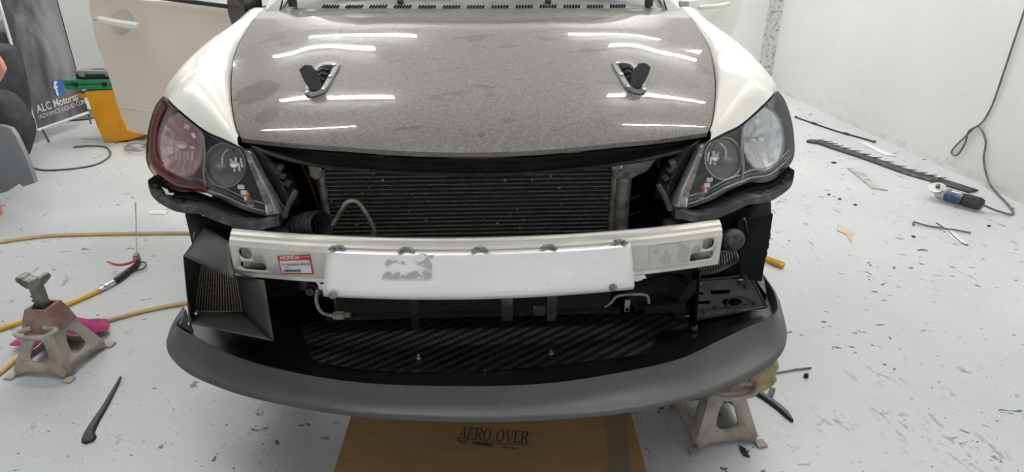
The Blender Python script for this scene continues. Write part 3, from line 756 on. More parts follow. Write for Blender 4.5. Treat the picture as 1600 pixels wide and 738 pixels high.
# printed label on the beam
lab = B().add([beam_pt(*q) for q in ((433, 400), (484, 398), (490, 429), (440, 429))], [(0, 1, 2, 3)]).ob('label', 'white', beam, smooth=False)
lp = [onbeam(*q, .0018) for q in ((433, 400), (484, 398), (490, 429), (440, 429))]
def lq(u, v, l=0): return (lp[0].lerp(lp[1], u)).lerp(lp[3].lerp(lp[2], u), v)+Vector((0, -l, 0))
b = B()
for (u0, u1, v0, v1) in ((0, 1, 0, .27), (0, 1, .93, 1), (0, .03, 0, 1), (.96, 1, 0, 1)): b.add([lq(u0, v0), lq(u1, v0), lq(u1, v1), lq(u0, v1)], [(0, 1, 2, 3)])
b.ob('label_border', 'red', lab, smooth=False)
lx = (lp[1]-lp[0]).normalized(); ly = (lp[0]-lp[3]).normalized()
W_ = (lp[1]-lp[0]).length
put_text('label_lettering', 'HONDA', W_*.16, frame(lx, ly, lq(.08, .20, .0006)), 'white', lab, extr=.0001, align='LEFT', bold=.0004)
put_text('label_lettering', 'ORIGINAL PARTS', W_*.045, frame(lx, ly, lq(.68, .12, .0006)), 'white', lab, extr=.0001, align='LEFT')
put_text('label_number', '71180-SNW-000ZZ', W_*.105, frame(lx, ly, lq(.08, .55, .0006)), 'ink', lab, extr=.0001, align='LEFT')
put_text('label_number', '1 PC', W_*.07, frame(lx, ly, lq(.14, .68, .0006)), 'ink', lab, extr=.0001, align='LEFT')
b = B(); u = .10; r5 = random.Random(2)
while u < .62:
    w = r5.choice((.008, .014, .02)); b.add([lq(u, .74, .0004), lq(u+w, .74, .0004), lq(u+w, .88, .0004), lq(u, .88, .0004)], [(0, 1, 2, 3)]); u += w+r5.choice((.008, .012))
b.ob('barcode', 'ink', lab, smooth=False)

# corrugated intake hose and aluminium pipe, left
hp = spl([PY(x, y, Y) for x, y, Y in ((440, 372, 1.50), (458, 362, 1.48), (476, 356, 1.455), (500, 353, 1.43))], 90)
rs = [.033+.0035*math.sin(i*math.pi*2/9) for i in range(90)]
hs = B().tube(hp, rs, 28, cap=False).ob('corrugated_hose', 'rubber', car, solid=.002, off=1)
cr_p = (hp[-1]-hp[-2]).normalized()
B().tube([hp[-1]-cr_p*.004, hp[-1]+cr_p*.006], .038, 28, cap=False).ob('hose_collar', 'rubber', hs, solid=.004)
B().tube(spl([PY(x, y, 1.44) for x, y in ((520, 352), (528, 338), (537, 322), (543, 316), (551, 314), (560, 317), (570, 330), (580, 348), (585, 358), (583, 368), (577, 378))], 60), .0058, 14).ob('refrigerant_pipe', 'cast', car)

# lower cooler behind the plate, with pipe ends
lc = B().box((-.02, 1.49, .46), (.74, .02, .11)).ob('oil_cooler', 'fins', car, smooth=False)
B().box((-.02, 1.472, .402), (.80, .02, .010)).box((-.02, 1.472, .515), (.80, .02, .012)).obs('cooler_frame', 'blk', lc, smooth=False)
for k, (px, w) in enumerate(((647, 14), (792, 22), (862, 18))):
    B().box(PY(px, 482, 1.40), (w*.0014, .006, .075 if k else .12), bev=.002).ob('mount_tab', 'rail' if k else 'blk', lc)
B().box(PY(842, 486, 1.40), (.032, .008, .028), bev=.003).ob('mount_tab', 'rail', lc)
lpth = spl([PY(x, y, 1.36) for x, y in ((496, 452), (494, 466), (497, 480), (504, 489), (516, 493), (528, 493))], 30)
lp_ = B().tube(lpth, .0048, 12).ob('cooler_pipe', 'cast', lc)
B().lathe([(.004, -.01), (.010, -.008), (.012, 0), (.012, .018), (.007, .022), (.007, .034)], (1, 0, 0), PY(526, 493, 1.36), 6).ob('pipe_union', 'cast', lp_)
B().lathe([(0, 0), (.011, 0), (.011, .012), (.014, .014), (.014, .03), (0, .03)], (0, 1, 0), PY(484, 457, 1.36), 14).ob('sensor_plug', 'blk', lc)
b = B().box(PY(980, 478, 1.36), (.014, .005, .036), bev=.002); b = b.ob('mount_tab', 'cast', lc)
B().lathe([(.002, 0), (.0045, .0), (.0045, .003), (0, .003)], (0, -1, 0), PY(980, 484, 1.356), 12).ob('tab_hole', 'blkd', b)
B().tube(spl([PY(x, y, 1.38) for x, y in ((945, 480), (955, 473), (965, 463), (990, 460), (1010, 462), (1014, 474))], 24), .004, 8).ob('bracket_wire', 'cast', lc)

# wide dark hose low on the right
hp = spl([PY(x, y, Y) for x, y, Y in ((985, 470, 1.46), (1015, 455, 1.46), (1040, 448, 1.45), (1062, 450, 1.42), (1075, 458, 1.40))], 70)
B().tube(hp, [.036+.0010*math.sin(i*math.pi*2/4) for i in range(70)], 24).ob('corrugated_hose', 'blkd', car)
b = B().box(PY(1035, 476, 1.40), (.11, .05, .028), bev=.006).ob('hose_tray', 'blkd', car)

# left duct: folded black sheet round a small finned cooler
DQ = lambda x, y, Y: PY(x, y, Y)
co = [DQ(313, 414, 1.50), DQ(371, 434, 1.46), DQ(380, 487, 1.44), DQ(303, 487, 1.47)]       # inner cooler face
fo = [DQ(286, 400, 1.44), DQ(366, 436, 1.31), DQ(428, 533, 1.20), DQ(297, 505, 1.38)]       # mouth
duct = B()
duct.add([fo[0], co[0], co[3], fo[3]], [(0, 1, 2, 3)])
duct.add([fo[0], DQ(400, 434, 1.33), co[1], co[0]], [(0, 1, 2, 3)])
def sheet(a, b_, c, d, n=8, bow=Vector((0, 0, 0))):
    rows_ = []
    for i in range(n+1):
        s = i/n; rows_.append([(a.lerp(b_, s)).lerp(d.lerp(c, s), j/n)+bow*math.sin(math.pi*s)*math.sin(math.pi*j/n) for j in range(n+1)])
    return B().grid(rows_)
dt = duct.ob('brake_duct', 'cloth', car, smooth=False, solid=.002)
sheet(co[1], DQ(413, 438, 1.30), fo[2], co[2], bow=Vector((.004, .01, 0))).ob('duct_side_panel', 'cloth', dt, solid=.002)
sheet(co[3], co[2], fo[2], fo[3], bow=Vector((0, 0, -.006))).ob('duct_bottom_panel', 'cloth', dt, solid=.002)
sheet(DQ(286, 400, 1.44), DQ(322, 352, 1.56), DQ(358, 378, 1.44), DQ(366, 436, 1.34), bow=Vector((0, 0, .006))).ob('duct_top_panel', 'cloth', dt, solid=.002)
sheet(DQ(286, 400, 1.44), DQ(289, 404, 1.50), DQ(300, 505, 1.42), DQ(296, 512, 1.385)).ob('duct_left_panel', 'cloth', dt, solid=.002)
ck = B(); ck.prism([p+Vector((0, .004, 0)) for p in co], (0, .02, 0)); ck = ck.ob('finned_cooler', 'fins', dt, smooth=False)
b = B()
for i in range(17):
    s = (i+.5)/17; a, c_ = co[0].lerp(co[1], s), co[3].lerp(co[2], s); b.tube([a, c_], .0016, 6)
b.obs('cooler_fin', mat('tan_fins', (.40, .34, .27), .5, .2, col2=(.22, .19, .15), scale=130), ck)
B().tube([co[3]+Vector((0, 0, -.004)), co[2]+Vector((0, 0, -.004))], .006, 8).ob('cooler_rail', 'cast', ck)
b = B()
for q in ((307, 489), (298, 498), (297, 505)): b.lathe([(0, .006), (.004, .005), (.005, 0)], (0, -1, 0), DQ(*q, 1.40), 10)
b.obs('rivet', 'bolt', dt)
b = B().tube(spl([DQ(313, 353, 1.60), DQ(305, 362, 1.59), DQ(302, 373, 1.58)], 10), .002, 6).ob('pale_wire', 'lcable', car)

# right: horn, curved finned cooler, tray, rods
b = B().lathe([(0, -.006), (.008, -.006), (.012, 0), (.020, -.003), (.026, .0), (.029, .006), (.029, .018), (.02, .03), (0, .03)], (.1, -1, .15), PY(1142, 373, 1.44), 28).ob('horn', 'rail', car, ang=18)
cf = B(); cw = []
for i in range(16):
    s = i/15; cw.append(PY(1090+62*s, 425-22*s*s, 1.47-.02*s))
cf.grid([cw, [PY(1092+58*i/15, 396-6*(i/15), 1.50) for i in range(16)]]); fc = cf.ob('finned_cooler', 'fins', car, solid=.01, off=0)
b = B()
for i in range(16): b.tube([cw[i]+Vector((0, -.008, .002)), PY(1092+58*i/15, 396-6*(i/15), 1.49)], .0014, 6)
b.obs('cooler_fin', 'tubes', fc)
B().tube([p+Vector((0, -.008, -.002)) for p in cw], .005, 10).ob('cooler_rail', 'rail', fc)
SZ = .352
# tray
tA, tB, tC = PZ(1086, 500, SZ+.02), PZ(1196, 480, SZ+.02), PY(1130, 433, 1.535)
tn = (tB-tA).cross(tC-tA).normalized(); tn = tn if tn.z > 0 else -tn
def TP(x, y, h=0.0): return PP(x, y, tA+tn*h, tn)
tq = [TP(x, y) for x, y in ((1088, 438), (1172, 431), (1197, 480), (1086, 500))]
tray = B().prism(tq, -tn*.008).ob('lower_tray', mat('tray_black', (.030, .030, .031), .35, col2=(.05, .05, .05), scale=30), None, smooth=False)
cb = B()
for q in (((1089, 457), (1109, 456), (1109, 460), (1089, 461)), ((1120, 454), (1150, 452), (1151, 458), (1121, 460)), ((1091, 471), (1120, 470), (1120, 475), (1091, 476))):
    c_ = B().prism([TP(x, y, .03) for x, y in q], -tn*.06); cb.add(c_.v, c_.f)
c_ = B().prism([TP(1154+16*math.cos(a), 472+6.5*math.sin(a), .03) for a in [2*math.pi*k/20 for k in range(20)]], -tn*.06); cb.add(c_.v, c_.f)
tray = cut(tray, cb); tray.parent = car; tray.data.transform(Matrix.Translation(-CAR)); tray.modifiers.new('b', 'BEVEL').width = .0012
b = B()
for a, c_ in ((0, 1), (1, 2), (2, 3), (3, 0)): b.tube([tq[a], tq[c_]], .004, 8)
b.tube([TP(1154+18*math.cos(a), 472+8*math.sin(a), .002) for a in [2*math.pi*k/20 for k in range(21)]], .002, 6)
b.tube([TP(1089, 484, .001), TP(1140, 481, .001), TP(1184, 470, .001)], .0022, 6)
b.ob('tray_rim', 'blk', tray)
b = B()
for q in ((1157, 437), (1177, 486), (1093, 443), (1152, 488)): b.box(TP(*q, .005), (.013, .005, .004), rot=Matrix.Rotation(.1, 3, 'Z'))
b.obs('clip', 'bolt', tray, smooth=False)
b = B()
for q in ((1100, 486, 6), (1118, 480, 4), (1136, 478, 4), (1178, 474, 4), (1158, 441, 7), (1166, 447, 6)): b.lathe([(0, .006), (q[2]*.0013, .005), (q[2]*.0014, -.006)], tn, TP(q[0], q[1], .001), 12)
b.obs('tray_stud', 'blk', tray)
b = B()
for q in ((1068, 484), (1073, 494)): b.box(PZ(*q, SZ+.030), (.013, .005, .004), rot=Matrix.Rotation(.1, 3, 'Z'))
b.obs('clip', 'bolt', tray, smooth=False)
B().box(PZ(1066, 489, SZ+.015), (.03, .06, .02), rot=Matrix.Rotation(-.5, 3, 'Z'), bev=.004).ob('tray_bracket', 'blk', tray)
b = B().prism([PY(x, y, 1.52) for x, y in ((1152, 345), (1208, 335), (1190, 440), (1158, 436))], (0, .01, 0)).ob('wing_stay', 'blkd', car, smooth=False)
def rod(a, c_, r=.0035): 
    o = B().tube([a, c_], r, 10).ob('support_rod', 'blkg', car)
    k = B().lathe([(0, .012), (.004, .012), (.005, .006), (.009, .005), (.009, -.004)], (0, 0, 1), c_, 12).ob('rod_bolt', 'bolt', o)
rod(PY(1163, 342, 1.46), PZ(1185, 437, SZ+.01)); rod(PY(1093, 424, 1.37), PZ(1085, 512, SZ+.01), .0045)
B().tube([PY(1163, 430, 1.40), PZ(1194, 476, SZ+.035)], .002, 6).ob('tie_wire', 'blk', car)

# splitter
bot = [(287, 478, .345), (272, 501, .342), (264, 519, .338), (261, 537, .335), (270, 557, .333), (296, 580, .332), (340, 600, .331), (400, 619, .33), (500, 639, .33), (600, 650, .33), (744, 655, .33), (850, 652, .33), (960, 643, .33), (1080, 621, .33), (1150, 597, .331), (1200, 569, .333), (1222, 546, .335), (1228, 522, .336), (1225, 497, .338), (1214, 461, .342), (1193, 428, .345)]
top = [(290, 484, .375), (280, 500, .385), (276, 508, .39), (283, 514, .39), (300, 524, .388), (325, 539, .386), (362, 555, .385), (410, 571, .384), (500, 590, .383), (600, 601, .383), (744, 604, .383), (850, 600, .383), (950, 586, .383), (1060, 562, .385), (1125, 532, .387), (1170, 511, .389), (1200, 498, .391), (1212, 489, .392), (1215, 478, .392), (1208, 454, .388), (1192, 430, .375)]
NS = 120
Bt = spl([PZ(*q) for q in bot], NS); Tp = spl([PZ(*q) for q in top], NS)
rws = []
cen = Vector((0, 1.55, 0))
inn = []
for a, c_ in zip(Bt, Tp):
    d = (a-c_); d.z = 0; inn.append(d.normalized())
rws = [[c_ - inn[i]*.012 + Vector((0, 0, SZ-c_.z)) for i, c_ in enumerate(Tp)],
       [c_ - inn[i]*.006 + Vector((0, 0, -.004)) for i, c_ in enumerate(Tp)], Tp,
       [c_.lerp(a, .08)+Vector((0, 0, -.006)) for a, c_ in zip(Bt, Tp)], [c_.lerp(a, .3)+Vector((0, 0, -.012)) for a, c_ in zip(Bt, Tp)], [c_.lerp(a, .6)+Vector((0, 0, -.012)) for a, c_ in zip(Bt, Tp)], [c_.lerp(a, .86)+Vector((0, 0, -.003)) for a, c_ in zip(Bt, Tp)], Bt,
       [a+inn[i]*.004+Vector((0, 0, -.006)) for i, a in enumerate(Bt)], [a-inn[i]*.004+Vector((0, 0, -.012)) for i, a in enumerate(Bt)], [a-inn[i]*.05+Vector((0, 0, -.010)) for i, a in enumerate(Bt)]]
lip_ = B().grid(rws).ob('splitter_lip', 'lip', car, ang=60); lip_['label'] = 'satin grey-black front lip'
inner = rws[0]
back_l, back_r = inner[0], inner[-1]
poly = [Vector((p.x, p.y, SZ)) for p in inner]
poly = poly + [Vector((.72, 1.72, SZ)), Vector((-.72, 1.72, SZ))]
sf = B().prism(poly, (0, 0, -.012)).ob('splitter_floor', 'blkg', car, smooth=False)
wq = [PZ(x, y, SZ+.0012) for x, y in ((478, 540), (470, 505), (720, 480), (1035, 492), (1075, 500), (1078, 515), (1032, 517), (1012, 553), (960, 560), (860, 572), (760, 580), (650, 582), (560, 578), (490, 565))]
b = B().add(wq, [tuple(range(len(wq)))]); wv = b.ob('woven_panel', 'weave', sf, smooth=False); wv['label'] = 'black woven carbon panel'
b = B(); rs_ = random.Random(9)
for k in range(26):
    x = rs_.uniform(742, 800); y = rs_.uniform(545, 578); h_ = rs_.uniform(3, 9)
    a, c_ = PZ(x, y, SZ+.002), PZ(x+rs_.uniform(-1, 1), y+h_, SZ+.002); b.add([a, a+Vector((.0007, 0, 0)), c_+Vector((.0007, 0, 0)), c_], [(0, 1, 2, 3)])
b.ob('scratches', mat('scratch_grey', (.22, .22, .22), .6, col2=(.1, .1, .1), scale=80), sf, smooth=False)['kind'] = 'stuff'
for px, py in ((654, 560), (861, 553), (1085, 514)):
    B().lathe([(.009, 0), (.009, .002), (.0055, .002), (.0055, .009), (.003, .0095), (.003, .016), (0, .016)], (0, 0, 1), PZ(px, py, SZ), 6).ob('splitter_bolt', 'bolt', sf, smooth=False)
B().tube([PZ(652, 552, SZ+.002), PZ(660, 568, SZ+.003), PZ(671, 577, SZ+.002)], .0007, 5).ob('wire_end', 'bolt', sf)
b = B().prism([PZ(x, y, z) for x, y, z in ((279, 508, .392), (287, 484, .372), (300, 520, .37))], (.004, .004, 0)).ob('end_plate', 'blk', sf, smooth=False)
b = B().prism([PZ(1168, 432, SZ), PZ(1190, 432, SZ), PZ(1196, 470, SZ)], (0, 0, .02)).ob('end_plate', 'blk', sf, smooth=False)

# scuttle, windscreen, pillars, wipers
yr = YRC
def cz(x, d): return hz(x, yrear(x))-.003+d
cwr = []
for dy, dz_ in ((-.012, -.004), (.004, .004), (.03, .012), (.07, .022), (.12, .030), (.17, .026)):
    cwr.append([Vector((x, yrear(x)+dy, cz(x, dz_))) for x in [-.70+1.4*i/48 for i in range(49)]])
sc_ = B().grid(cwr).ob('scuttle_panel', mat('scuttle_grey', (.15, .15, .16), .5, col2=(.19, .19, .195), scale=10), car, solid=.004)
b = B()
for g0 in range(13):
    x0 = -.545+g0*.086
    for k in range(6):
        for r_i in range(2):
            x = x0+k*.0105+r_i*.003; b.box((x, yrear(x)+.008+r_i*.012, cz(x, .0075+.004*r_i)), (.0065, .008, .004), rot=Matrix.Rotation(.35, 3, 'X'))
b.ob('vent_slots', 'blkd', sc_, smooth=False)['kind'] = 'stuff'
for x in (-.27, .26):
    q = Vector((x, yrear(x)+.05, cz(x, .018))); B().lathe([(.012, 0), (.012, .008), (.007, .014), (0, .015)], (0, -.2, 1), q, 14).ob('washer_nozzle', 'blk', sc_)
for x0, x1 in ((-.66, -.10), (.05, .64)):
    b = B().tube([(x0, yr+.08, hz(.6, yr)+.05), (x1, yr+.15, hz(.2, yr)+.055)], .006, 8).box(((x0+x1)/2, yr+.13, hz(.3, yr)+.035), (abs(x1-x0), .006, .012)); w_ = b.ob('wiper', 'blk', car)
    B().lathe([(.016, 0), (.016, .03), (.010, .04), (0, .04)], (0, 0, 1), (x0 if x0 < -.2 else x1, yr+.09, hz(.6, yr)+.01), 14).ob('wiper_pivot', 'blk', w_)
gz = hz(0, yr)
B().grid([[Vector((x*(1-.12*t), yr+.16+.75*t-.05*(x/.7)**2, gz-.01+.42*t-.03*(x/.7)**2)) for x in [-.72+1.44*i/16 for i in range(17)]] for t in (0, .33, .66, 1)]).ob('windscreen', 'glass', car, solid=.004)
for s in (-1, 1):
    B().tube([(s*.765, yr+.10, gz-.08), (s*.74, yr+.25, gz+.03), (s*.68, yr+.60, gz+.24), (s*.63, yr+.92, gz+.41)], .035, 12).ob('windscreen_pillar', 'paint', car)
    B().prism([(s*.70, yr+.02, gz-.04), (s*.79, yr+.0, gz-.06), (s*.80, yr+.25, gz-.03), (s*.72, yr+.2, gz+.02)], (0, 0, .015)).ob('scuttle_corner', 'blk', car, smooth=False)
B().add([Vector((-.62, yr+.9, gz+.41)), Vector((.62, yr+.9, gz+.41)), Vector((.60, yr+2.3, gz+.42)), Vector((-.60, yr+2.3, gz+.42))], [(0, 1, 2, 3)]).ob('roof', 'paint', car, solid=.03)
B().box((0, yr+1.6, .55), (1.5, 2.0, .25), bev=.03).ob('floor_pan', 'blkd', car)
B().box((0, yr+.30, .98), (1.36, .28, .22), bev=.04).ob('dashboard', 'blk', car)
for s in (-1, 1):
    tt = B().lathe([(.19, -.09), (.28, -.105), (.305, -.095), (.315, 0), (.305, .095), (.28, .105), (.19, .09)], (1, 0, 0), (s*.775, 4.7, .33), 40).ob('tyre', 'rubber', car)
    B().lathe([(0, -.05), (.17, -.04), (.195, -.085), (.195, .085), (0, .05)], (1, 0, 0), (s*.775, 4.7, .33), 32).ob('wheel_rim', 'steel', tt)
    b = B(); sk = [[Vector((s*x, y, z)) for y in (3.9, 4.3, 4.7, 5.1, 5.5)] for x, z in ((.80, .40), (.87, .55), (.88, .85), (.84, 1.08), (.66, 1.5))]
    b.grid(sk).ob('rear_side', 'paint', car, solid=.01)
B().box((0, 5.45, .75), (1.6, .06, .62), bev=.05).ob('tail_panel', 'paint', car)

# open door, left in the photo
H0 = Vector((-.90, 2.82, 0)); dv = Vector((-1.03, .56, 0)).normalized(); dn = Vector((dv.y, -dv.x, 0)); dn = -dn if dn.y > 0 else dn
def DP(x, y, l=0.0): return PP(x, y, H0+dn*l, dn)
out = [DP(*q) for q in ((138, -4), (143, 33), (151, 66), (163, 98), (175, 135), (184, 166), (195, 190), (204, 206))]
zb = out[-1].z
rear = spl(out, 24)
rws = []
for k in range(11):
    t = k/10; rws.append([])
    for p in rear:
        f0 = Vector((H0.x, H0.y, p.z)); q = f0.lerp(p, t); bulge = dn*(.03*math.sin(math.pi*min(1, max(0, (p.z-.35)/.85)))*(1-t**3))
        rws[-1].append(q+bulge)
dr = slab(rws, -dn*.05, 'door', 'doorp', car, ang=50)
dr['label'] = 'open front door on the left of the photo'
# lower moulding crease
p0, p1 = DP(184, 166, .022), DP(300, 190, .022); p0.z = p1.z = p0.z*.5+p1.z*.5
zc = DP(186, 166).z
a = H0+dv*1.03; B().tube([Vector((H0.x, H0.y, zc))+dn*.03, Vector((0, 0, zc))+Vector((H0.x, H0.y, 0))+dv*((out[5]-H0).dot(dv)-.02)+dn*.004], .004, 8).ob('door_crease', 'doorp', dr)
# door handle, cup
hc0, hc1 = DP(154, 30, .045), DP(217, 41, .045)
b = B()
hd = (hc1-hc0)
segs = []
for i in range(14):
    s = i/13; c_ = hc0+hd*s; lift = .018*math.sin(math.pi*s)**.5; hgt = .019*(1 if .06 < s < .95 else .75)
    segs.append([c_+dn*(lift-.0)+Vector((0, 0, hgt)), c_+dn*(lift+.012)+Vector((0, 0, hgt*.4)), c_+dn*(lift+.012)+Vector((0, 0, -hgt*.5)), c_+dn*lift+Vector((0, 0, -hgt)), c_+dn*(lift-.012)])
b.grid([s_+s_[:1] for s_ in segs]); b.f.append(tuple(range(5))); b.f.append(tuple(13*6+k for k in range(5)))
hd_ = b.ob('door_handle', 'paint', dr)
cup = [DP(190+17*math.cos(a), 35+20*math.sin(a), .014) for a in [2*math.pi*k/24 for k in range(24)]]
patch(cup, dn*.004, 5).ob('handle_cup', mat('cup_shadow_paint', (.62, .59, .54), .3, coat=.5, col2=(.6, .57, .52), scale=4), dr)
B().lathe([(0, .002), (.004, .002), (.004, 0)], dn, hc0+hd*.06+dn*.03, 10).ob('key_hole', 'blk', hd_)
# window ledge (black) and mirror
t0, t1 = DP(278, 0, .05), DP(372, 12, .05)
B().tube([t0+(t0-t1)*1.6, t0, t1], .010, 8).ob('window_seal', 'blk', dr)
b = B().grid([[DP(*q, .03)+dn*0 for q in ((366, -6), (368, 20), (374, 38), (384, 44))], [DP(*q, .14) for q in ((385, -6), (388, 14), (390, 28), (392, 36))], [DP(*q, .10) for q in ((404, -6), (404, 8), (402, 16), (398, 24))]])
b.ob('door_mirror', 'blk', dr, solid=.03)

# open door, right in the photo
H1 = Vector((.90, 2.80, 0)); ev = Vector((.80, .75, 0)).normalized(); en = Vector((ev.y, -ev.x, 0)); en = -en if en.y > 0 else en
def EP(x, y, l=0.0): return PP(x, y, H1+en*l, en)
outr = [EP(*q) for q in ((1160, -6), (1157, 10), (1150, 29), (1141, 49), (1131, 65), (1120, 95), (1105, 130))]
rear = spl(outr, 20); rws = []
for k in range(9):
    t = k/8; rws.append([Vector((H1.x, H1.y, p.z)).lerp(p, t)+en*.02*math.sin(math.pi*(p.z-.3)/.9) for p in rear])
dr2 = slab(rws, -en*.05, 'door', 'paint', car, ang=50); dr2['label'] = 'open front door on the right of the photo'
b = B().tube(spl([EP(1092, 12, .045), EP(1104, 11, .06), EP(1125, 9, .06), EP(1140, 6, .045)], 14), [.006]+[.010]*12+[.006], 10).ob('door_handle', 'paint', dr2)

# ================= jack stands =================
def jack_stand(cx, cy, rot, hgt, w, label, group, saddle=True, tint='stand', neck='stand_r'):
    t = thing('jack_stand', label, 'jack stand', (cx, cy, 0), group)
    Rm = Matrix.Rotation(rot, 3, 'Z'); P0 = Vector((cx, cy, 0)); G = lambda x, y, z: P0+Rm @ Vector((x, y, z))
    b = B(); hw0, ht = w/2, .035
    hole = [(math.cos(a), math.sin(a)) for a in [2*math.pi*k/32 for k in range(32)]]
    for q in range(4):
        r4 = Matrix.Rotation(math.pi/2*q, 3, 'Z')
        def S(u, v):                      # u -1..1 across, v 0..1 up
            hh = hw0*(1-v)+ht*v
            p = r4 @ Vector((u*hh, -hh, .008+v*hgt)); return G(*p)
        outer, inner_ = [], []
        for k in range(32):
            a = 2*math.pi*(k+.5)/32; cxx, cyy = math.cos(a), math.sin(a)
            m_ = max(abs(cxx), abs(cyy)); ox, oy = cxx/m_, cyy/m_
            v = .5+.5*oy
            if oy < -.99 and abs(ox) < .78: v = .07                       # arch between the feet
            outer.append(S(ox, v))
            sg = lambda q, e: math.copysign(abs(q)**e, q)
            yy = .45+.21*sg(cyy, .75); inner_.append(S(.50*sg(cxx, .8)*(.78-.30*cyy), yy))
        b.grid([outer, [o.lerp(i_, .5) for o, i_ in zip(outer, inner_)], inner_], closed=True)
    base = b.ob('base', tint, t, solid=.006, ang=35, off=-1)
    b = B()
    for sx in (-1, 1):
        for sy in (-1, 1):
            b.box(G(sx*(hw0+.002), sy*(hw0+.002), .005), (.030, .030, .009), rot=Rm, bev=.003)
    b.obs('foot_flange', tint, base, smooth=False)
    z0 = hgt*.80
    nk_ = B()
    nk_.grid([[G(x*s_, y*s_, z) for x, y in ((-1, -1), (1, -1), (1, 1), (-1, 1))] for s_, z in ((.056, z0), (.046, hgt+.01), (.036, hgt+.042), (.026, hgt+.042), (.028, z0))], closed=True)
    nk_.ob('neck', neck, t, solid=0, ang=30, bevel=.003)
    lw = .055
    lp = [G(-lw*.35, -.05, hgt*.90), G(-lw*.95, -.07, hgt*.86), G(-lw, -.078, hgt*.86), G(-lw*.5, -.088, hgt*.84), G(0, -.09, hgt*.835), G(lw*.9, -.088, hgt*.85), G(lw*1.25, -.08, hgt*.89), G(lw*1.3, -.055, hgt*.90), G(lw*.5, -.05, hgt*.93)]
    B().tube(spl(lp, 44), .008, 12).ob('ratchet_handle', 'stand', t)
    if saddle:
        top = hgt+.122; b = B()
        b.box(G(0, 0, (hgt*.6+top)/2), (.032, .030, top-hgt*.6), rot=Rm)
        b.ob('column', 'steel', t, smooth=False, bevel=.003)
        b = B()
        for k in range(9): b.prism([G(-.016, -.012, hgt*.7+k*.016), G(-.016, -.012, hgt*.7+.012+k*.016), G(-.026, -.012, hgt*.7+.004+k*.016)], Rm @ Vector((0, .024, 0)))
        b.obs('column_tooth', 'steel', t, smooth=False)
        sk_ = .86; sd = [(-.055, .018), (-.052, .034), (-.036, .036), (-.022, .022), (0, .018), (.022, .022), (.036, .038), (.050, .038), (.055, .022), (.036, .002), (.018, -.014), (-.018, -.014), (-.036, .0)]
        b = B().prism([G(x*sk_, -.022, top+z*sk_) for x, z in sd], Rm @ Vector((0, .044, 0))); b.ob('saddle', 'steel', t, smooth=False, bevel=.004)
    return t
jack_stand(-1.458, 1.885, R_(-8), .185, .20, 'rusty jack stand standing free left of the car, steel saddle raised', 'axle stands')
jack_stand(.685, 1.455, R_(6), .205, .20, 'weathered jack stand under the right end of the front lip', 'axle stands', saddle=False)
# saddle column of the second stand reaches up to the lip (hidden mostly)
st2 = [o for o in C.objects if o.name.startswith('jack_stand')][-1]
B().box((.685, 1.455, .255), (.03, .03, .14)).ob('column', 'steel', st2, smooth=False, bevel=.003)
B().box((.685, 1.455, .318), (.10, .05, .016), bev=.004).ob('saddle', 'steel', st2)

# ================= cloths =================
def crumple(name, ctr, rx, ry, h, m, label, cat, seed, rot=0, n=34, amp=.5):
    r = random.Random(seed); b = B(); ph = [(r.uniform(0, 6.28), r.uniform(2, 6), r.uniform(-4, 4)) for _ in range(7)]
    rows_ = []
    for i in range(n+1):
        row = []
        for j in range(n+1):
            u, v = -1+2*i/n, -1+2*j/n
            k = max(abs(u), abs(v)); rr2 = math.hypot(u, v); s_ = k/rr2 if rr2 > 0 else 0
            rad = 1+.07*math.sin(5*math.atan2(v, u)+seed)+.025*math.sin(11*math.atan2(v, u)+2*seed)
            x, y = u*s_*rx*rad, v*s_*ry*rad
            z = h*(1-k**3)*(.45+amp*sum(math.sin(p+u*a+v*c_) for p, a, c_ in ph)/4)
            x2 = x*math.cos(rot)-y*math.sin(rot); y2 = x*math.sin(rot)+y*math.cos(rot)
            row.append(Vector((x2, y2, max(.004, z+.006))))
        rows_.append(row)
    o = b.grid(rows_).ob(name, m, None, solid=.003, ang=80); o.location = ctr; return tag(o, label, cat)
crumple('pink_rag', PZ(100, 522, .022), .15, .075, .045, 'pink', 'crumpled pink cloth on the floor behind the free jack stand', 'cloth', 4, rot=R_(20))
# folded towel on the right stand, under the lip
tw = B(); rw = []; tcn = Vector((.788, 1.475, .212))
for i in range(41):
    ph = math.pi*i/40; row = []
    for j in range(48):
        th = 2*math.pi*j/48; sg = lambda q, e: math.copysign(abs(q)**e, q)
        cx_, cy_, cz_ = sg(math.sin(ph), .6)*sg(math.cos(th), .7), sg(math.sin(ph), .6)*sg(math.sin(th), .7), sg(math.cos(ph), .6)
        fold = 1+.07*math.sin(cz_*9+2*math.sin(th*2))+.05*math.sin(5*th+3*cz_)+.03*math.sin(11*th-4*cz_)
        row.append(tcn+Vector((.050*cx_*fold, .075*cy_*fold, .078*cz_*(1+.06*math.sin(4*th)))))
    rw.append(row)
tw.grid(rw, closed=True)
tw.ob('folded_towel', 'towel', None, ang=80)
tob = C.objects['folded_towel']
base_at(tob, (.815, 1.475, .14)); tag(tob, 'thick yellow-brown towel bundled on the jack stand under the lip', 'towel')
b = B()
rg2 = random.Random(8)
for k in range(3):
    pts = spl([PY(x+k*9, y+rg2.uniform(-2, 2), 1.42) for x, y in ((1146, 586), (1142, 598), (1150, 606), (1166, 610))], 12); b.tube(pts, [.012+.004*math.sin(i) for i in range(12)], 10)
b.obs('towel_fold', 'towel', tob)

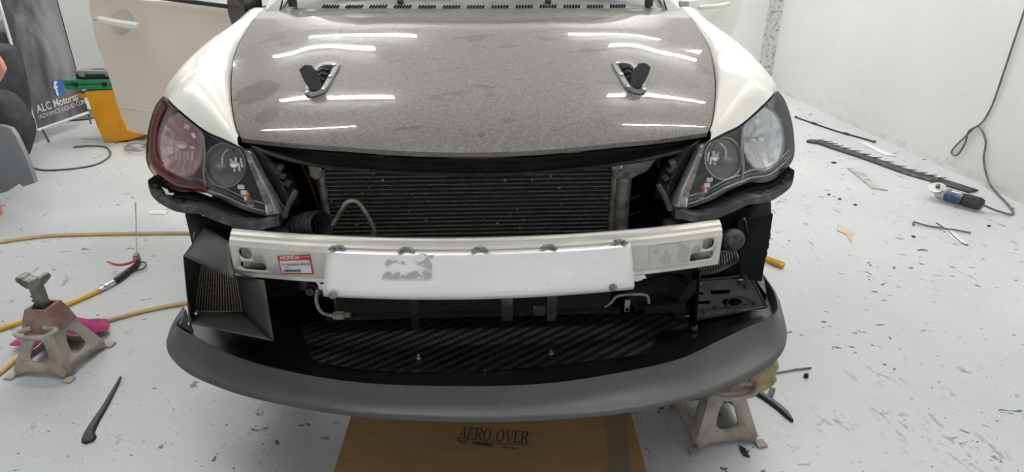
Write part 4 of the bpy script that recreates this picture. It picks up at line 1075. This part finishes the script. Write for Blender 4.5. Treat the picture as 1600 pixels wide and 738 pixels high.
# ================= hoses and air gun =================
def floor_path(pts, z, n=60): return spl([PZ(x, y, z) for x, y in pts], n)
o = B().tube([Vector((-3.2, 2.4, .009))]+floor_path(((0, 378), (50, 371), (100, 367), (190, 365), (285, 364), (330, 366)), .009), .009, 12).ob('air_hose', 'hose'); tag(o, 'tan air hose crossing the floor furthest back, behind the air gun', 'hose')
o = B().tube(floor_path(((-40, 608), (0, 582), (40, 548), (90, 522), (160, 503), (220, 487), (285, 474), (340, 468)), .009), .009, 12).ob('air_hose', 'hose'); tag(o, 'tan air hose passing under the pink cloth and behind the free jack stand', 'hose')
o = B().tube(floor_path(((-40, 526), (0, 514), (50, 497), (100, 478), (140, 461), (155, 454)), .010), .0095, 12).ob('air_hose', 'hosey'); tag(o, 'yellow air hose plugged into the air gun', 'hose')
gun = thing('air_blow_gun', 'air blow gun with red lever and long thin nozzle lying on the floor', 'air gun', PZ(212, 420, 0))
g0, g1, g2 = PZ(155, 454, .012), PZ(178, 441, .014), PZ(212, 416, .016)
b = B().tube([g0, g0.lerp(g1, .3), g0.lerp(g1, .32), g0.lerp(g1, .6), g0.lerp(g1, .62), g1], [.010, .010, .014, .014, .011, .011], 14); b.ob('hose_coupling', 'bolt', gun)
b = B().tube([g1, g1.lerp(g2, .1), g1.lerp(g2, .9), g2], [.010, .014, .013, .014], 14).ob('grip', 'blk', gun)
tipz = PY(212, 322, 2.95)
b = B().box(PZ(214, 405, .03), (.02, .035, .05), rot=Matrix.Rotation(.2, 3, 'Z'), bev=.004).ob('valve_body', 'steel', gun)
hk = spl([PZ(x, y, .012) for x, y in ((212, 422), (222, 421), (228, 415), (226, 410), (218, 410))], 14); B().tube(hk, .003, 8).ob('hook', 'blk', gun)
B().tube([PZ(214, 405, .04), tipz], .003, 8).ob('nozzle', 'bolt', gun)
B().tube([tipz, tipz+(tipz-PZ(214, 405, .04)).normalized()*.02], .005, 8).ob('nozzle_tip', 'bolt', gun)
B().tube(spl([PZ(x, y, .045) for x, y in ((168, 409), (178, 413), (190, 414), (206, 410), (212, 404))], 20), [.004]*4+[.006]*16, 8).ob('lever', 'redp', gun)

# ================= floor bits =================
def blade(name, pts, m, label, cat, w, z=.0, curl=.02):
    P = spl([PZ(x, y, z) for x, y in pts], 24); b = B(); rows_ = []
    for i, p in enumerate(P):
        t = i/23; d = (P[min(i+1, 23)]-P[max(i-1, 0)]).normalized(); sd = Vector((-d.y, d.x, 0)); ww = interp(w, t)
        rows_.append([p-sd*ww+Vector((0, 0, .002)), p-sd*ww*.5+Vector((0, 0, .004+curl)), p+sd*ww*.6+Vector((0, 0, .004+curl)), p+sd*ww+Vector((0, 0, .002))])
    o = b.grid(rows_).ob(name, m, None, solid=.003, ang=30); base_at(o, P[12]); return tag(o, label, cat)
blade('trim_piece', ((189, 592), (178, 612), (162, 640), (148, 662), (139, 680), (141, 693)), 'blk', 'curved black plastic trim piece lying on the floor left of the splitter', 'trim piece', [(0, .003), (.3, .009), (.8, .016), (.93, .020), (1, .010)], curl=.006)
blade('trim_piece', ((1172, 612), (1190, 620), (1208, 632), (1225, 646), (1238, 661)), 'blk', 'curved black plastic trim piece sticking out beside the right jack stand', 'trim piece', [(0, .010), (.4, .014), (.8, .013), (1, .003)], curl=.008)
o = B().box(PZ(1205, 614, .006), (.018, .05, .010), rot=Matrix.Rotation(-.6, 3, 'Z'), bev=.003).ob('rubber_block', 'blk'); base_at(o, PZ(1205, 614, 0)); tag(o, 'small dark block on the floor beside the right jack stand', 'debris')
o = B().prism([PZ(x, y, .001) for x, y in ((1154, 698), (1164, 703), (1171, 716), (1162, 713))], (0, 0, .006)).ob('plastic_offcut', 'blk', smooth=False); base_at(o, PZ(1163, 708, 0)); tag(o, 'short black offcut at the near foot of the right jack stand', 'offcut')
# long serrated seal
P = spl([PZ(x, y, .004) for x, y in ((1260, 222), (1280, 223), (1310, 233), (1360, 249), (1420, 270), (1470, 284), (1522, 300))], 60)
rows_ = []
for i, p in enumerate(P):
    d = (P[min(i+1, 59)]-P[max(i-1, 0)]).normalized(); sd = Vector((-d.y, d.x, 0)); w = interp([(0, .008), (.08, .062), (.18, .045), (.5, .046), (.85, .056), (1, .045)], i/59)
    rows_.append([p-sd*w, p-sd*w*.6+Vector((0, 0, .012)), p+sd*w*.6+Vector((0, 0, .012)), p+sd*w])
o = B().grid(rows_).ob('undertray_strip', 'rail', None, solid=.003, ang=30)
base_at(o, P[30]); tag(o, 'long dark serrated plastic strip on the floor along the right wall', 'plastic strip')
b = B()
for k in range(14):
    i = 9+k*3; p = P[i]; d = (P[i+1]-P[i]).normalized(); sd = Vector((-d.y, d.x, 0)); sd = sd if sd.x > 0 else -sd
    b.prism([p+sd*.015-d*.010+Vector((0, 0, .013)), p+sd*.015+d*.010+Vector((0, 0, .013)), p+sd*.066+d*.02+Vector((0, 0, .012))], (0, 0, .004))
b.obs('tooth', 'rail', o, smooth=False)
o = B().tube(floor_path(((1243, 183), (1254, 187), (1280, 196), (1310, 206), (1340, 214), (1367, 222)), .006, 40), [.012 if i % 13 in (0, 1) else .0065 for i in range(40)], 8).ob('plastic_strip', 'blk'); tag(o, 'thin black strip on the floor closest to the right wall', 'plastic strip'); base_at(o, PZ(1310, 206, 0))
def scrap(name, pts, m, label, cat='scrap', h=.004, z=.001):
    o = B().prism([PZ(x, y, z) for x, y in pts], (0, 0, h)).ob(name, m, None, smooth=False)
    c_ = sum([PZ(x, y, 0) for x, y in pts], Vector())/len(pts); base_at(o, c_); return tag(o, label, cat)
scrap('foil_scrap', ((1324, 264), (1334, 265), (1352, 274), (1366, 290), (1387, 299), (1362, 295), (1345, 281)), 'silver', 'curved silver-grey scrap between the serrated strip and the tan offcut', h=.008)
scrap('plastic_scrap', ((1337, 219), (1352, 223), (1372, 232), (1400, 245), (1382, 243), (1362, 233)), 'white', 'clear white scrap between the two dark strips by the wall', h=.004)
scrap('board_offcut', ((1309, 352), (1334, 364), (1331, 380), (1321, 366), (1308, 361)), 'tan', 'pale tan board offcut on the open floor right of the car', 'offcut')
scrap('paper_card', ((234, 331), (238, 329), (264, 330), (258, 336), (233, 335)), 'white', 'small white card on the floor near the left headlight', 'card', h=.003)
scrap('white_strip', ((1473, 355), (1482, 356), (1498, 370), (1512, 381), (1500, 381), (1486, 372)), 'white', 'white strip lying under the thin dark rod', 'scrap', h=.003)
o = B().tube(floor_path(((1428, 352), (1427, 348), (1432, 348), (1450, 353), (1490, 359), (1517, 364)), .008, 40), .0045, 8).ob('metal_rod', 'wire'); tag(o, 'thin dark rod with curled end crossing a white strip', 'rod'); base_at(o, PZ(1470, 356, 0))
o = B().tube(floor_path(((1463, 348), (1480, 360), (1500, 378), (1513, 384)), .004, 20), .003, 8).ob('metal_rod', 'wire'); tag(o, 'short dark wire along the white strip, crossing under the rod', 'wire'); base_at(o, PZ(1490, 368, 0))
o = B().tube(floor_path(((1211, 583), (1240, 578), (1267, 575)), .005, 12), .0035, 8).ob('metal_rod', 'steel'); tag(o, 'straight grey rod on the floor right of the towel', 'rod'); base_at(o, PZ(1240, 578, 0))
o = B().lathe([(.006, 0), (.008, .004), (.007, .014), (.0, .016)], (0, 0, 1), PZ(1259, 590, 0), 12).ob('rubber_plug', 'rubber'); base_at(o, PZ(1259, 590, 0)); tag(o, 'tiny dark plug on the floor beside the grey rod', 'plug')
rk = random.Random(12)
for x, y, lb in ((1355, 205, 'dark chip of debris against the foot of the right wall'), (1303, 255, 'dark chip on the floor below the wide end of the serrated strip'), (1545, 354, 'tiny dark chip on the floor right of the thin rod'), (1427, 371, 'tiny dark chip below the curled end of the thin rod'),
                 (1295, 305, 'tiny black chip, leftmost of three on the floor above the tan offcut'), (1312, 312, 'tiny black chip, middle of three on the floor above the tan offcut'), (1336, 321, 'tiny black chip, rightmost of three on the floor above the tan offcut'), (1582, 327, 'tiny black chip where the grinder cord meets the right wall'), (1266, 179, 'small pale stone chip at the foot of the right wall')):
    p = PZ(x, y, 0); big = 1 if y < 260 else .55
    o = B().box(p+Vector((0, 0, .004)), (.022*big, .030*big, .007), rot=Matrix.Rotation(rk.uniform(0, 3), 3, 'Z'), bev=.002).ob('rubble_chip', 'blk' if x != 1266 else 'tan'); base_at(o, p); tag(o, lb, 'debris')
# screwdriver handle
a, c_ = PZ(1192, 402, .016), PZ(1225, 415, .016); d = (c_-a)
sw = thing('screwdriver', 'screwdriver with translucent amber handle on the floor right of the wheel', 'screwdriver', PZ(1210, 409, 0))
b = B().tube([a, a+d*.1, a+d*.2, a+d*.8, a+d*.93, c_], [.006, .012, .014, .015, .015, .011], 6); b.ob('handle', 'amberh', sw, smooth=False)
B().tube([a-d*.9, a], .003, 8).ob('shank', 'bolt', sw)

# grinder and its cord
gr = thing('angle_grinder', 'dark blue angle grinder lying beside the serrated strip', 'angle grinder', PZ(1500, 312, 0))
ga, gb = PZ(1462, 300, .045), PZ(1535, 320, .045); gd = gb-ga
B().tube([ga+gd*.22, ga+gd*.26, ga+gd*.55, ga+gd*.60], [.030, .036, .036, .034], 16).ob('motor_housing', 'gblue', gr)
B().tube([ga+gd*.60, ga+gd*.63, ga+gd*.95, ga+gd*1.0], [.030, .037, .036, .030], 8).ob('rear_grip', 'blk', gr)
B().tube([ga, ga+gd*.06, ga+gd*.2, ga+gd*.24], [.018, .032, .036, .030], 14).ob('gear_case', 'gal', gr)
zz = Vector((-.35, -.2, .9)).normalized()
B().lathe([(.012, 0), (.034, .004), (.044, .010), (.044, .016), (.02, .018), (0, .018)], zz, ga+gd*.02+zz*.02, 24).ob('disc_guard', 'gal', gr)
B().lathe([(0, .0), (.012, 0), (.012, .012), (.006, .016), (0, .016)], zz, ga+gd*.04+zz*.042, 12).ob('spindle_nut', 'steel', gr)
B().tube([ga+gd*.12, ga+gd*.12+Vector((.03, .09, .045))], [.010, .014], 10).ob('side_handle', 'blk', gr)
B().box(ga+gd*.42+Vector((-.006, -.012, .033)), (.05, .02, .004), rot=Matrix.Rotation(-.9, 3, 'Z')).ob('rating_plate', 'white', gr, smooth=False)
WX = 3.066
cp = [gb, PZ(1556, 329, .02), PZ(1578, 335, .008), PZ(1583, 330, .01), PZ(1572, 316, .008), PZ(1558, 302, .012), PX(1545, 284, WX), PX(1537, 250, WX), PX(1540, 220, WX), PX(1528, 198, WX), PX(1510, 212, WX), PX(1490, 232, WX), PX(1487, 240, WX), PX(1496, 242, WX-.006), PX(1508, 224, WX-.012), PX(1514, 205, WX-.012), PX(1534, 192, WX), PX(1550, 165, WX), PX(1566, 120, WX), PX(1586, 60, WX), PX(1600, 18, WX), PX(1612, -20, WX)]
B().tube(spl(cp, 160), .0055, 8).ob('power_cord', 'wire', gr)

# cardboard box under the lip
bx = thing('cardboard_box', 'flat brown cardboard carton with dark printed lettering on the floor under the lip', 'cardboard box', (0, 1.5, 0))
bh = .045
bq = [(-.392, 1.62, 0), (-.41, .95, 0), (.415, .95, 0), (.445, 1.62, 0)]
B().prism(bq, (0, 0, bh)).ob('carton', 'card', bx, smooth=False, bevel=.002)
tb_ = [PZ(x, y, bh) for x, y in ((950, 640), (976, 636), (992, 760), (954, 760))]
tbl = [PZ(951, 645, bh+.0006), PZ(975, 642, bh+.0006), PZ(986, 738, bh+.0006), PZ(951, 738, bh+.0006)]; tbl[2] = tbl[1]+(tbl[2]-tbl[1])*2.2; tbl[3] = tbl[0]+(tbl[3]-tbl[0])*2.2
B().prism(tbl, (0, 0, .0006)).ob('tape', 'tape', bx, smooth=False)
# serif lettering built from strokes: thick and thin stems with serifs
ty = PZ(715, 686, bh+.001); tx = PZ(826, 694, bh+.001); ux = (tx-ty).normalized(); uy = Vector((-ux.y, ux.x, 0)); uh = (PZ(716, 667, bh+.001)-ty).dot(uy)
GL = {
 'A': (1.0, [[(0, 0), (.34, 0), (.34, .075), (0, .075)], [(.62, 0), (1.0, 0), (1.0, .075), (.62, .075)], [(.12, .075), (.18, .075), (.52, 1), (.45, 1)], [(.70, .075), (.88, .075), (.56, 1), (.42, 1)]]),
 'E': (.78, [[(.08, 0), (.26, 0), (.26, 1), (.08, 1)], [(0, 0), (.74, 0), (.74, .075), (0, .075)], [(0, .925), (.70, .925), (.70, 1), (0, 1)], [(.2, .47), (.52, .47), (.52, .53), (.2, .53)], [(.70, 0), (.76, .26), (.72, .26), (.60, .075)], [(.66, 1), (.72, .76), (.68, .76), (.56, .925)], [(.50, .36), (.54, .36), (.54, .64), (.50, .64)]]),
 'R': (.92, [[(.08, 0), (.26, 0), (.26, 1), (.08, 1)], [(0, 0), (.36, 0), (.36, .075), (0, .075)], [(0, .925), (.5, .925), (.5, 1), (0, 1)], [(.2, .47), (.5, .47), (.5, .53), (.2, .53)], [(.40, .5), (.56, .5), (.90, .075), (.72, .0)], [(.70, 0), (.94, 0), (.94, .075), (.70, .075)]]),
 'O': (1.0, []),
 'V': (.95, [[(0, .925), (.36, .925), (.36, 1), (0, 1)], [(.64, .925), (.95, .925), (.95, 1), (.64, 1)], [(.08, .925), (.26, .925), (.55, 0), (.46, 0)], [(.78, .925), (.84, .925), (.54, 0), (.48, 0)]]),
}
def ringpoly(b, cx, cy, rx, ry, tx_, ty_, a0, a1, f, n=22):
    o_, i_ = [], []
    for k in range(n+1):
        a = R_(a0+(a1-a0)*k/n); o_.append(f(cx+rx*math.cos(a), cy+ry*math.sin(a))); i_.append(f(cx+(rx-tx_)*math.cos(a), cy+(ry-ty_)*math.sin(a)))
    b.grid([o_, i_])
b = B(); adv = 0; sx = uh*.78
for ch in 'AERO OVER':
    if ch == ' ': adv += .5*sx; continue
    wd, strokes = GL[ch]; f = lambda u, v, adv=adv: ty+ux*(adv+u*sx)+uy*(v*uh)
    for s_ in strokes: b.add([f(*p) for p in s_], [tuple(range(len(s_)))])
    if ch == 'O': ringpoly(b, .48, .5, .48, .52, .21, .07, 0, 360, f)
    if ch == 'R': ringpoly(b, .46, .74, .38, .26, .20, .07, -90, 90, f)
    adv += (wd+.06)*sx
LW = adv
kx = (tx-ty).length/LW
for v in b.v:
    q = v-ty; a = q.dot(ux); v += ux*(a*kx-a)
b.add([ty+ux*u+uy*v for u, v in ((-.004, -.10*uh), (LW*kx+.002, -.10*uh), (LW*kx+.002, -.15*uh), (-.004, -.15*uh))], [(0, 1, 2, 3)])
b.ob('printed_lettering', 'ink', bx, smooth=False)
mx = frame(ux, uy, PZ(754, 696, bh+.001)); put_text('printed_lettering', 'K·Factory', .0145, mx, 'ink', bx, bold=.0006)
put_text('printed_lettering', 'From', .009, frame(ux, uy, PZ(723, 693, bh+.001)), 'ink', bx)
put_text('printed_lettering', 'Project Team', .0075, frame(ux, uy, PZ(797, 701, bh+.001)), 'ink', bx)

# ================= back left corner =================
A0, A1 = PZ(57, 203, .22), None
bY0 = A0.y
bz0, bz1 = PZ(57, 203, .10), PZ(137, 175, .10)
bnp = Vector(bz0); bdir = (bz1-bz0).normalized(); bnn = Vector((bdir.y, -bdir.x, 0))
def BP(x, y, l=0.0): return PP(x, y, bnp+bnn*l, bnn)
ban = thing('banner', 'dark roll-up banner with pale lettering standing in the back left corner', 'banner', (bnp.x, bnp.y, 0))
q = [BP(57, 203), BP(137, 175), BP(82, -25), BP(-6, -12)]
B().prism([q[0], q[1], q[2], q[3]], -bnn*.006).ob('printed_sheet', 'banner', ban, smooth=False)
B().tube([q[0], q[3]], .010, 8).ob('edge_pole', 'lampw', ban); B().tube([q[0]+Vector((0, 0, -.006)), q[1]+Vector((0, 0, -.006))], .011, 8).ob('bottom_bar', 'lampw', ban)
B().tube([q[1], q[2]], .004, 8).ob('edge_trim', 'blk', ban)
B().tube([q[0]+bdir*.05, Vector((q[0].x+.05, q[0].y+.02, .0))], .008, 8).tube([q[1], Vector((q[1].x, q[1].y, 0))], .008, 8).obs('stand_leg', 'wire', ban)
def facing(v): return v+bnn*.004
n0, n1 = facing(BP(58, 177)), facing(BP(137, 150))
xx = (n1-n0).normalized(); yy = Vector((0, 0, 1))
if xx.cross(yy).dot(bnn) < 0 and bnn.y < 0: pass
put_text('banner_lettering', 'ALC Motorsp', .080, frame(xx, yy, n0), 'lettering', ban, align='LEFT', bold=.0012)
put_text('banner_lettering', '/ADVANCE LIQUID CONCE', .047, frame((facing(BP(137, 160))-facing(BP(60, 187))), yy, facing(BP(60, 187))), 'lettering', ban, align='LEFT')
lg = [facing(BP(*p)) for p in ((80, 127), (96, 123), (101, 146), (85, 150))]
B().prism(lg, bnn*.001).ob('logo_square', 'blue', ban, smooth=False)
put_text('logo_letter', 'f', .14, frame(xx, yy, BP(88, 149, .007)), 'lettering', ban, align='LEFT', bold=.004)

# orange container with two tool cases
OY = 4.68
oc = thing('plastic_bin', 'orange plastic bin standing on the floor behind the left headlight', 'plastic bin', PY(185, 222, OY))
def OP(x, y, d=0): return PY(x, y, OY+d)
prof = [(131, 143), (181, 139), (186, 165), (190, 185), (200, 203), (224, 207), (226, 211), (206, 219), (172, 225), (163, 225), (150, 195), (138, 160)]
oz = [OP(*p) for p in prof]
for p in oz: p.z = max(p.z, .0)
B().prism(oz, (.02, .28, 0)).ob('bin_body', 'orange', oc, smooth=False, bevel=.008)
B().box(OP(156, 141, .14)+Vector((0, 0, -.012)), (.20, .26, .03), bev=.006).ob('bin_rim', mat('orange_rim', (.62, .30, .02), .5, col2=(.6, .28, .02), scale=9), oc)
gc = thing('tool_case', 'green plastic tool case lying on the orange bin', 'tool case', OP(144, 141, .1))
gz0 = OP(144, 141).z+.004
B().box((OP(143, 135).x, OY+.12, gz0+.020), (.37, .26, .036), bev=.012).ob('case_base', 'green', gc)
B().box((OP(143, 135).x, OY+.12, gz0+.055), (.375, .265, .034), bev=.012).ob('case_lid', 'green', gc)
for dx_ in (-.1, .1): B().box((OP(143, 135).x+dx_, OY-.015, gz0+.04), (.03, .014, .03), bev=.003).ob('latch', 'blk', gc)
g2_ = thing('tool_case', 'slim grey tool case with black latches, topmost on the orange bin', 'tool case', Vector((OP(147, 115).x, OY+.12, gz0+.074)))
B().box((OP(147, 115).x, OY+.12, gz0+.092), (.28, .22, .034), bev=.008).ob('case_base', 'blk', g2_)
B().box((OP(147, 115).x, OY+.12, gz0+.118), (.285, .225, .026), bev=.008).ob('case_lid', 'greyp', g2_)
for dx_ in (-.09, .09): B().box((OP(147, 115).x+dx_, OY+.005, gz0+.105), (.035, .012, .03), bev=.003).ob('latch', 'greyp', g2_)
B().tube([(OP(140, 110).x, OY+.03, gz0+.14), (OP(160, 110).x, OY+.03, gz0+.14)], .005, 8).ob('handle', 'greyp', g2_)

# cables on the floor
o = B().tube(floor_path(((50, 262), (70, 266), (110, 264), (150, 257), (172, 243), (165, 230), (140, 228), (115, 230)), .006, 60), .006, 8).ob('floor_cable', 'wire'); tag(o, 'dark cable looped on the floor under the banner', 'cable'); base_at(o, PZ(110, 262, 0))
b = B(); rk = random.Random(4)
for k in range(4): b.tube([PZ(214+14*math.cos(a)*(1+.1*k)+rk.uniform(-2, 2), 226+6*math.sin(a)+k*1.2, .008+.008*k) for a in [2*math.pi*i/22+k for i in range(22)]], .006, 8)
o = b.ob('cable_coil', 'lcable'); tag(o, 'pale grey coil of cable beside the orange bin', 'cable'); base_at(o, PZ(214, 224, 0))
o = B().tube(floor_path(((128, 217), (170, 217), (215, 214), (240, 215)), .03, 20), .004, 8).ob('floor_cable', 'lcable'); tag(o, 'pale cable running along in front of the orange bin', 'cable'); base_at(o, PZ(185, 217, 0))

# grey bumper piece at the left edge
GY = 3.42
pts = [(-30, 198), (0, 196), (16, 201), (24, 212), (42, 250), (54, 286), (36, 292), (30, 287), (10, 300), (-30, 312)]
gp = [PY(x, y, GY-.004*(x)) for x, y in pts]
for p in gp: p.z = max(p.z, .003)
gb_ = B(); cN = sum(gp, Vector())/len(gp)
bk = [p+Vector((.0, .03, .0)) for p in gp]
gb_.grid([gp, [p+Vector((0, -.0, 0)) for p in gp], bk], closed=True)
mid = patch(gp, Vector((-.01, -.03, .01)), 5, power=2.5); gb_.add(mid.v, mid.f); gb_.f.append(tuple(len(gp)*2+k for k in range(len(gp))))
o = gb_.ob('bumper_piece', 'bumper', None, ang=40); base_at(o, (gp[8].x, gp[8].y, 0)); tag(o, 'grey painted bumper piece standing at the left edge', 'bumper piece')
# black bags behind
def blob(name, pts, Y, m, label, cat, depth=.25, floor_z=0, bul=.06):
    P_ = [PY(x, y, Y) for x, y in pts]
    for p in P_: p.z = max(p.z, .01)
    P_ = spl(P_+P_[:1], 40)[:-1]; a = patch(P_, Vector((0, -bul, 0)), 6, power=2.2); c_ = patch([p+Vector((0, depth, 0)) for p in P_], Vector((0, bul, 0)), 4)
    b = B().grid([P_, [p+Vector((0, depth, 0)) for p in P_]], closed=True); b.add(a.v, a.f); b.add(c_.v, c_.f); o = b.ob(name, m, None, ang=60)
    lz = min(p.z for p in P_); base_at(o, (P_[0].x, P_[0].y, lz)); return tag(o, label, cat)
blob('fabric_bag', ((-60, 150), (-20, 148), (2, 158), (20, 180), (32, 205), (28, 235), (10, 262), (-60, 268)), 3.9, 'bag', 'soft black bag heaped behind the grey bumper piece', 'bag', .15)
blob('rubber_mat_roll', ((-50, 70), (-8, 78), (2, 90), (16, 150), (20, 200), (10, 235), (-50, 240)), 4.4, 'bag', 'dark upright bundle leaning at the far left behind the black bag', 'bundle', .2)
blob('fabric_cover', ((-50, 28), (-10, 45), (2, 62), (8, 84), (14, 130), (14, 215), (-50, 220)), 4.9, mat('grey_fabric', (.12, .125, .13), .8, col2=(.18, .18, .19), scale=8), 'grey draped cover at the upper left edge beside the banner', 'cover', .2)
blob('shade_form', ((60, 208), (92, 196), (125, 184), (140, 190), (150, 222), (120, 230), (75, 236)), 5.4, mat('shaded_clutter_grey', (.16, .155, .15), .8, col2=(.09, .09, .09), scale=6, bump=.5, bscale=5), 'dark grey form standing in for shaded clutter under the banner', 'dark form', .3, bul=.05)  # dark stand-in form, shade under the banner put into its colour
o = B().prism([PY(x, y, 3.62) for x, y in ((-70, 60), (-10, 82), (0, 96), (6, 109), (0, 122), (-12, 140), (-40, 299), (-110, 299))], (0, .03, 0)).ob('plastic_sheet', 'salmon', smooth=False, bevel=.004); base_at(o, PY(-60, 299, 3.62)); tag(o, 'salmon pink corner of a plastic sheet poking in at the upper left edge', 'plastic sheet')
o = B().prism([PZ(x, y, .002) for x, y in ((-12, 315), (0, 318), (4, 328), (4, 335), (-12, 344))], (0, 0, .03)).ob('salmon_block', 'salmon', smooth=False, bevel=.004); base_at(o, PZ(-4, 330, 0)); tag(o, 'salmon pink piece on the floor at the left edge below the grey bumper piece', 'block')
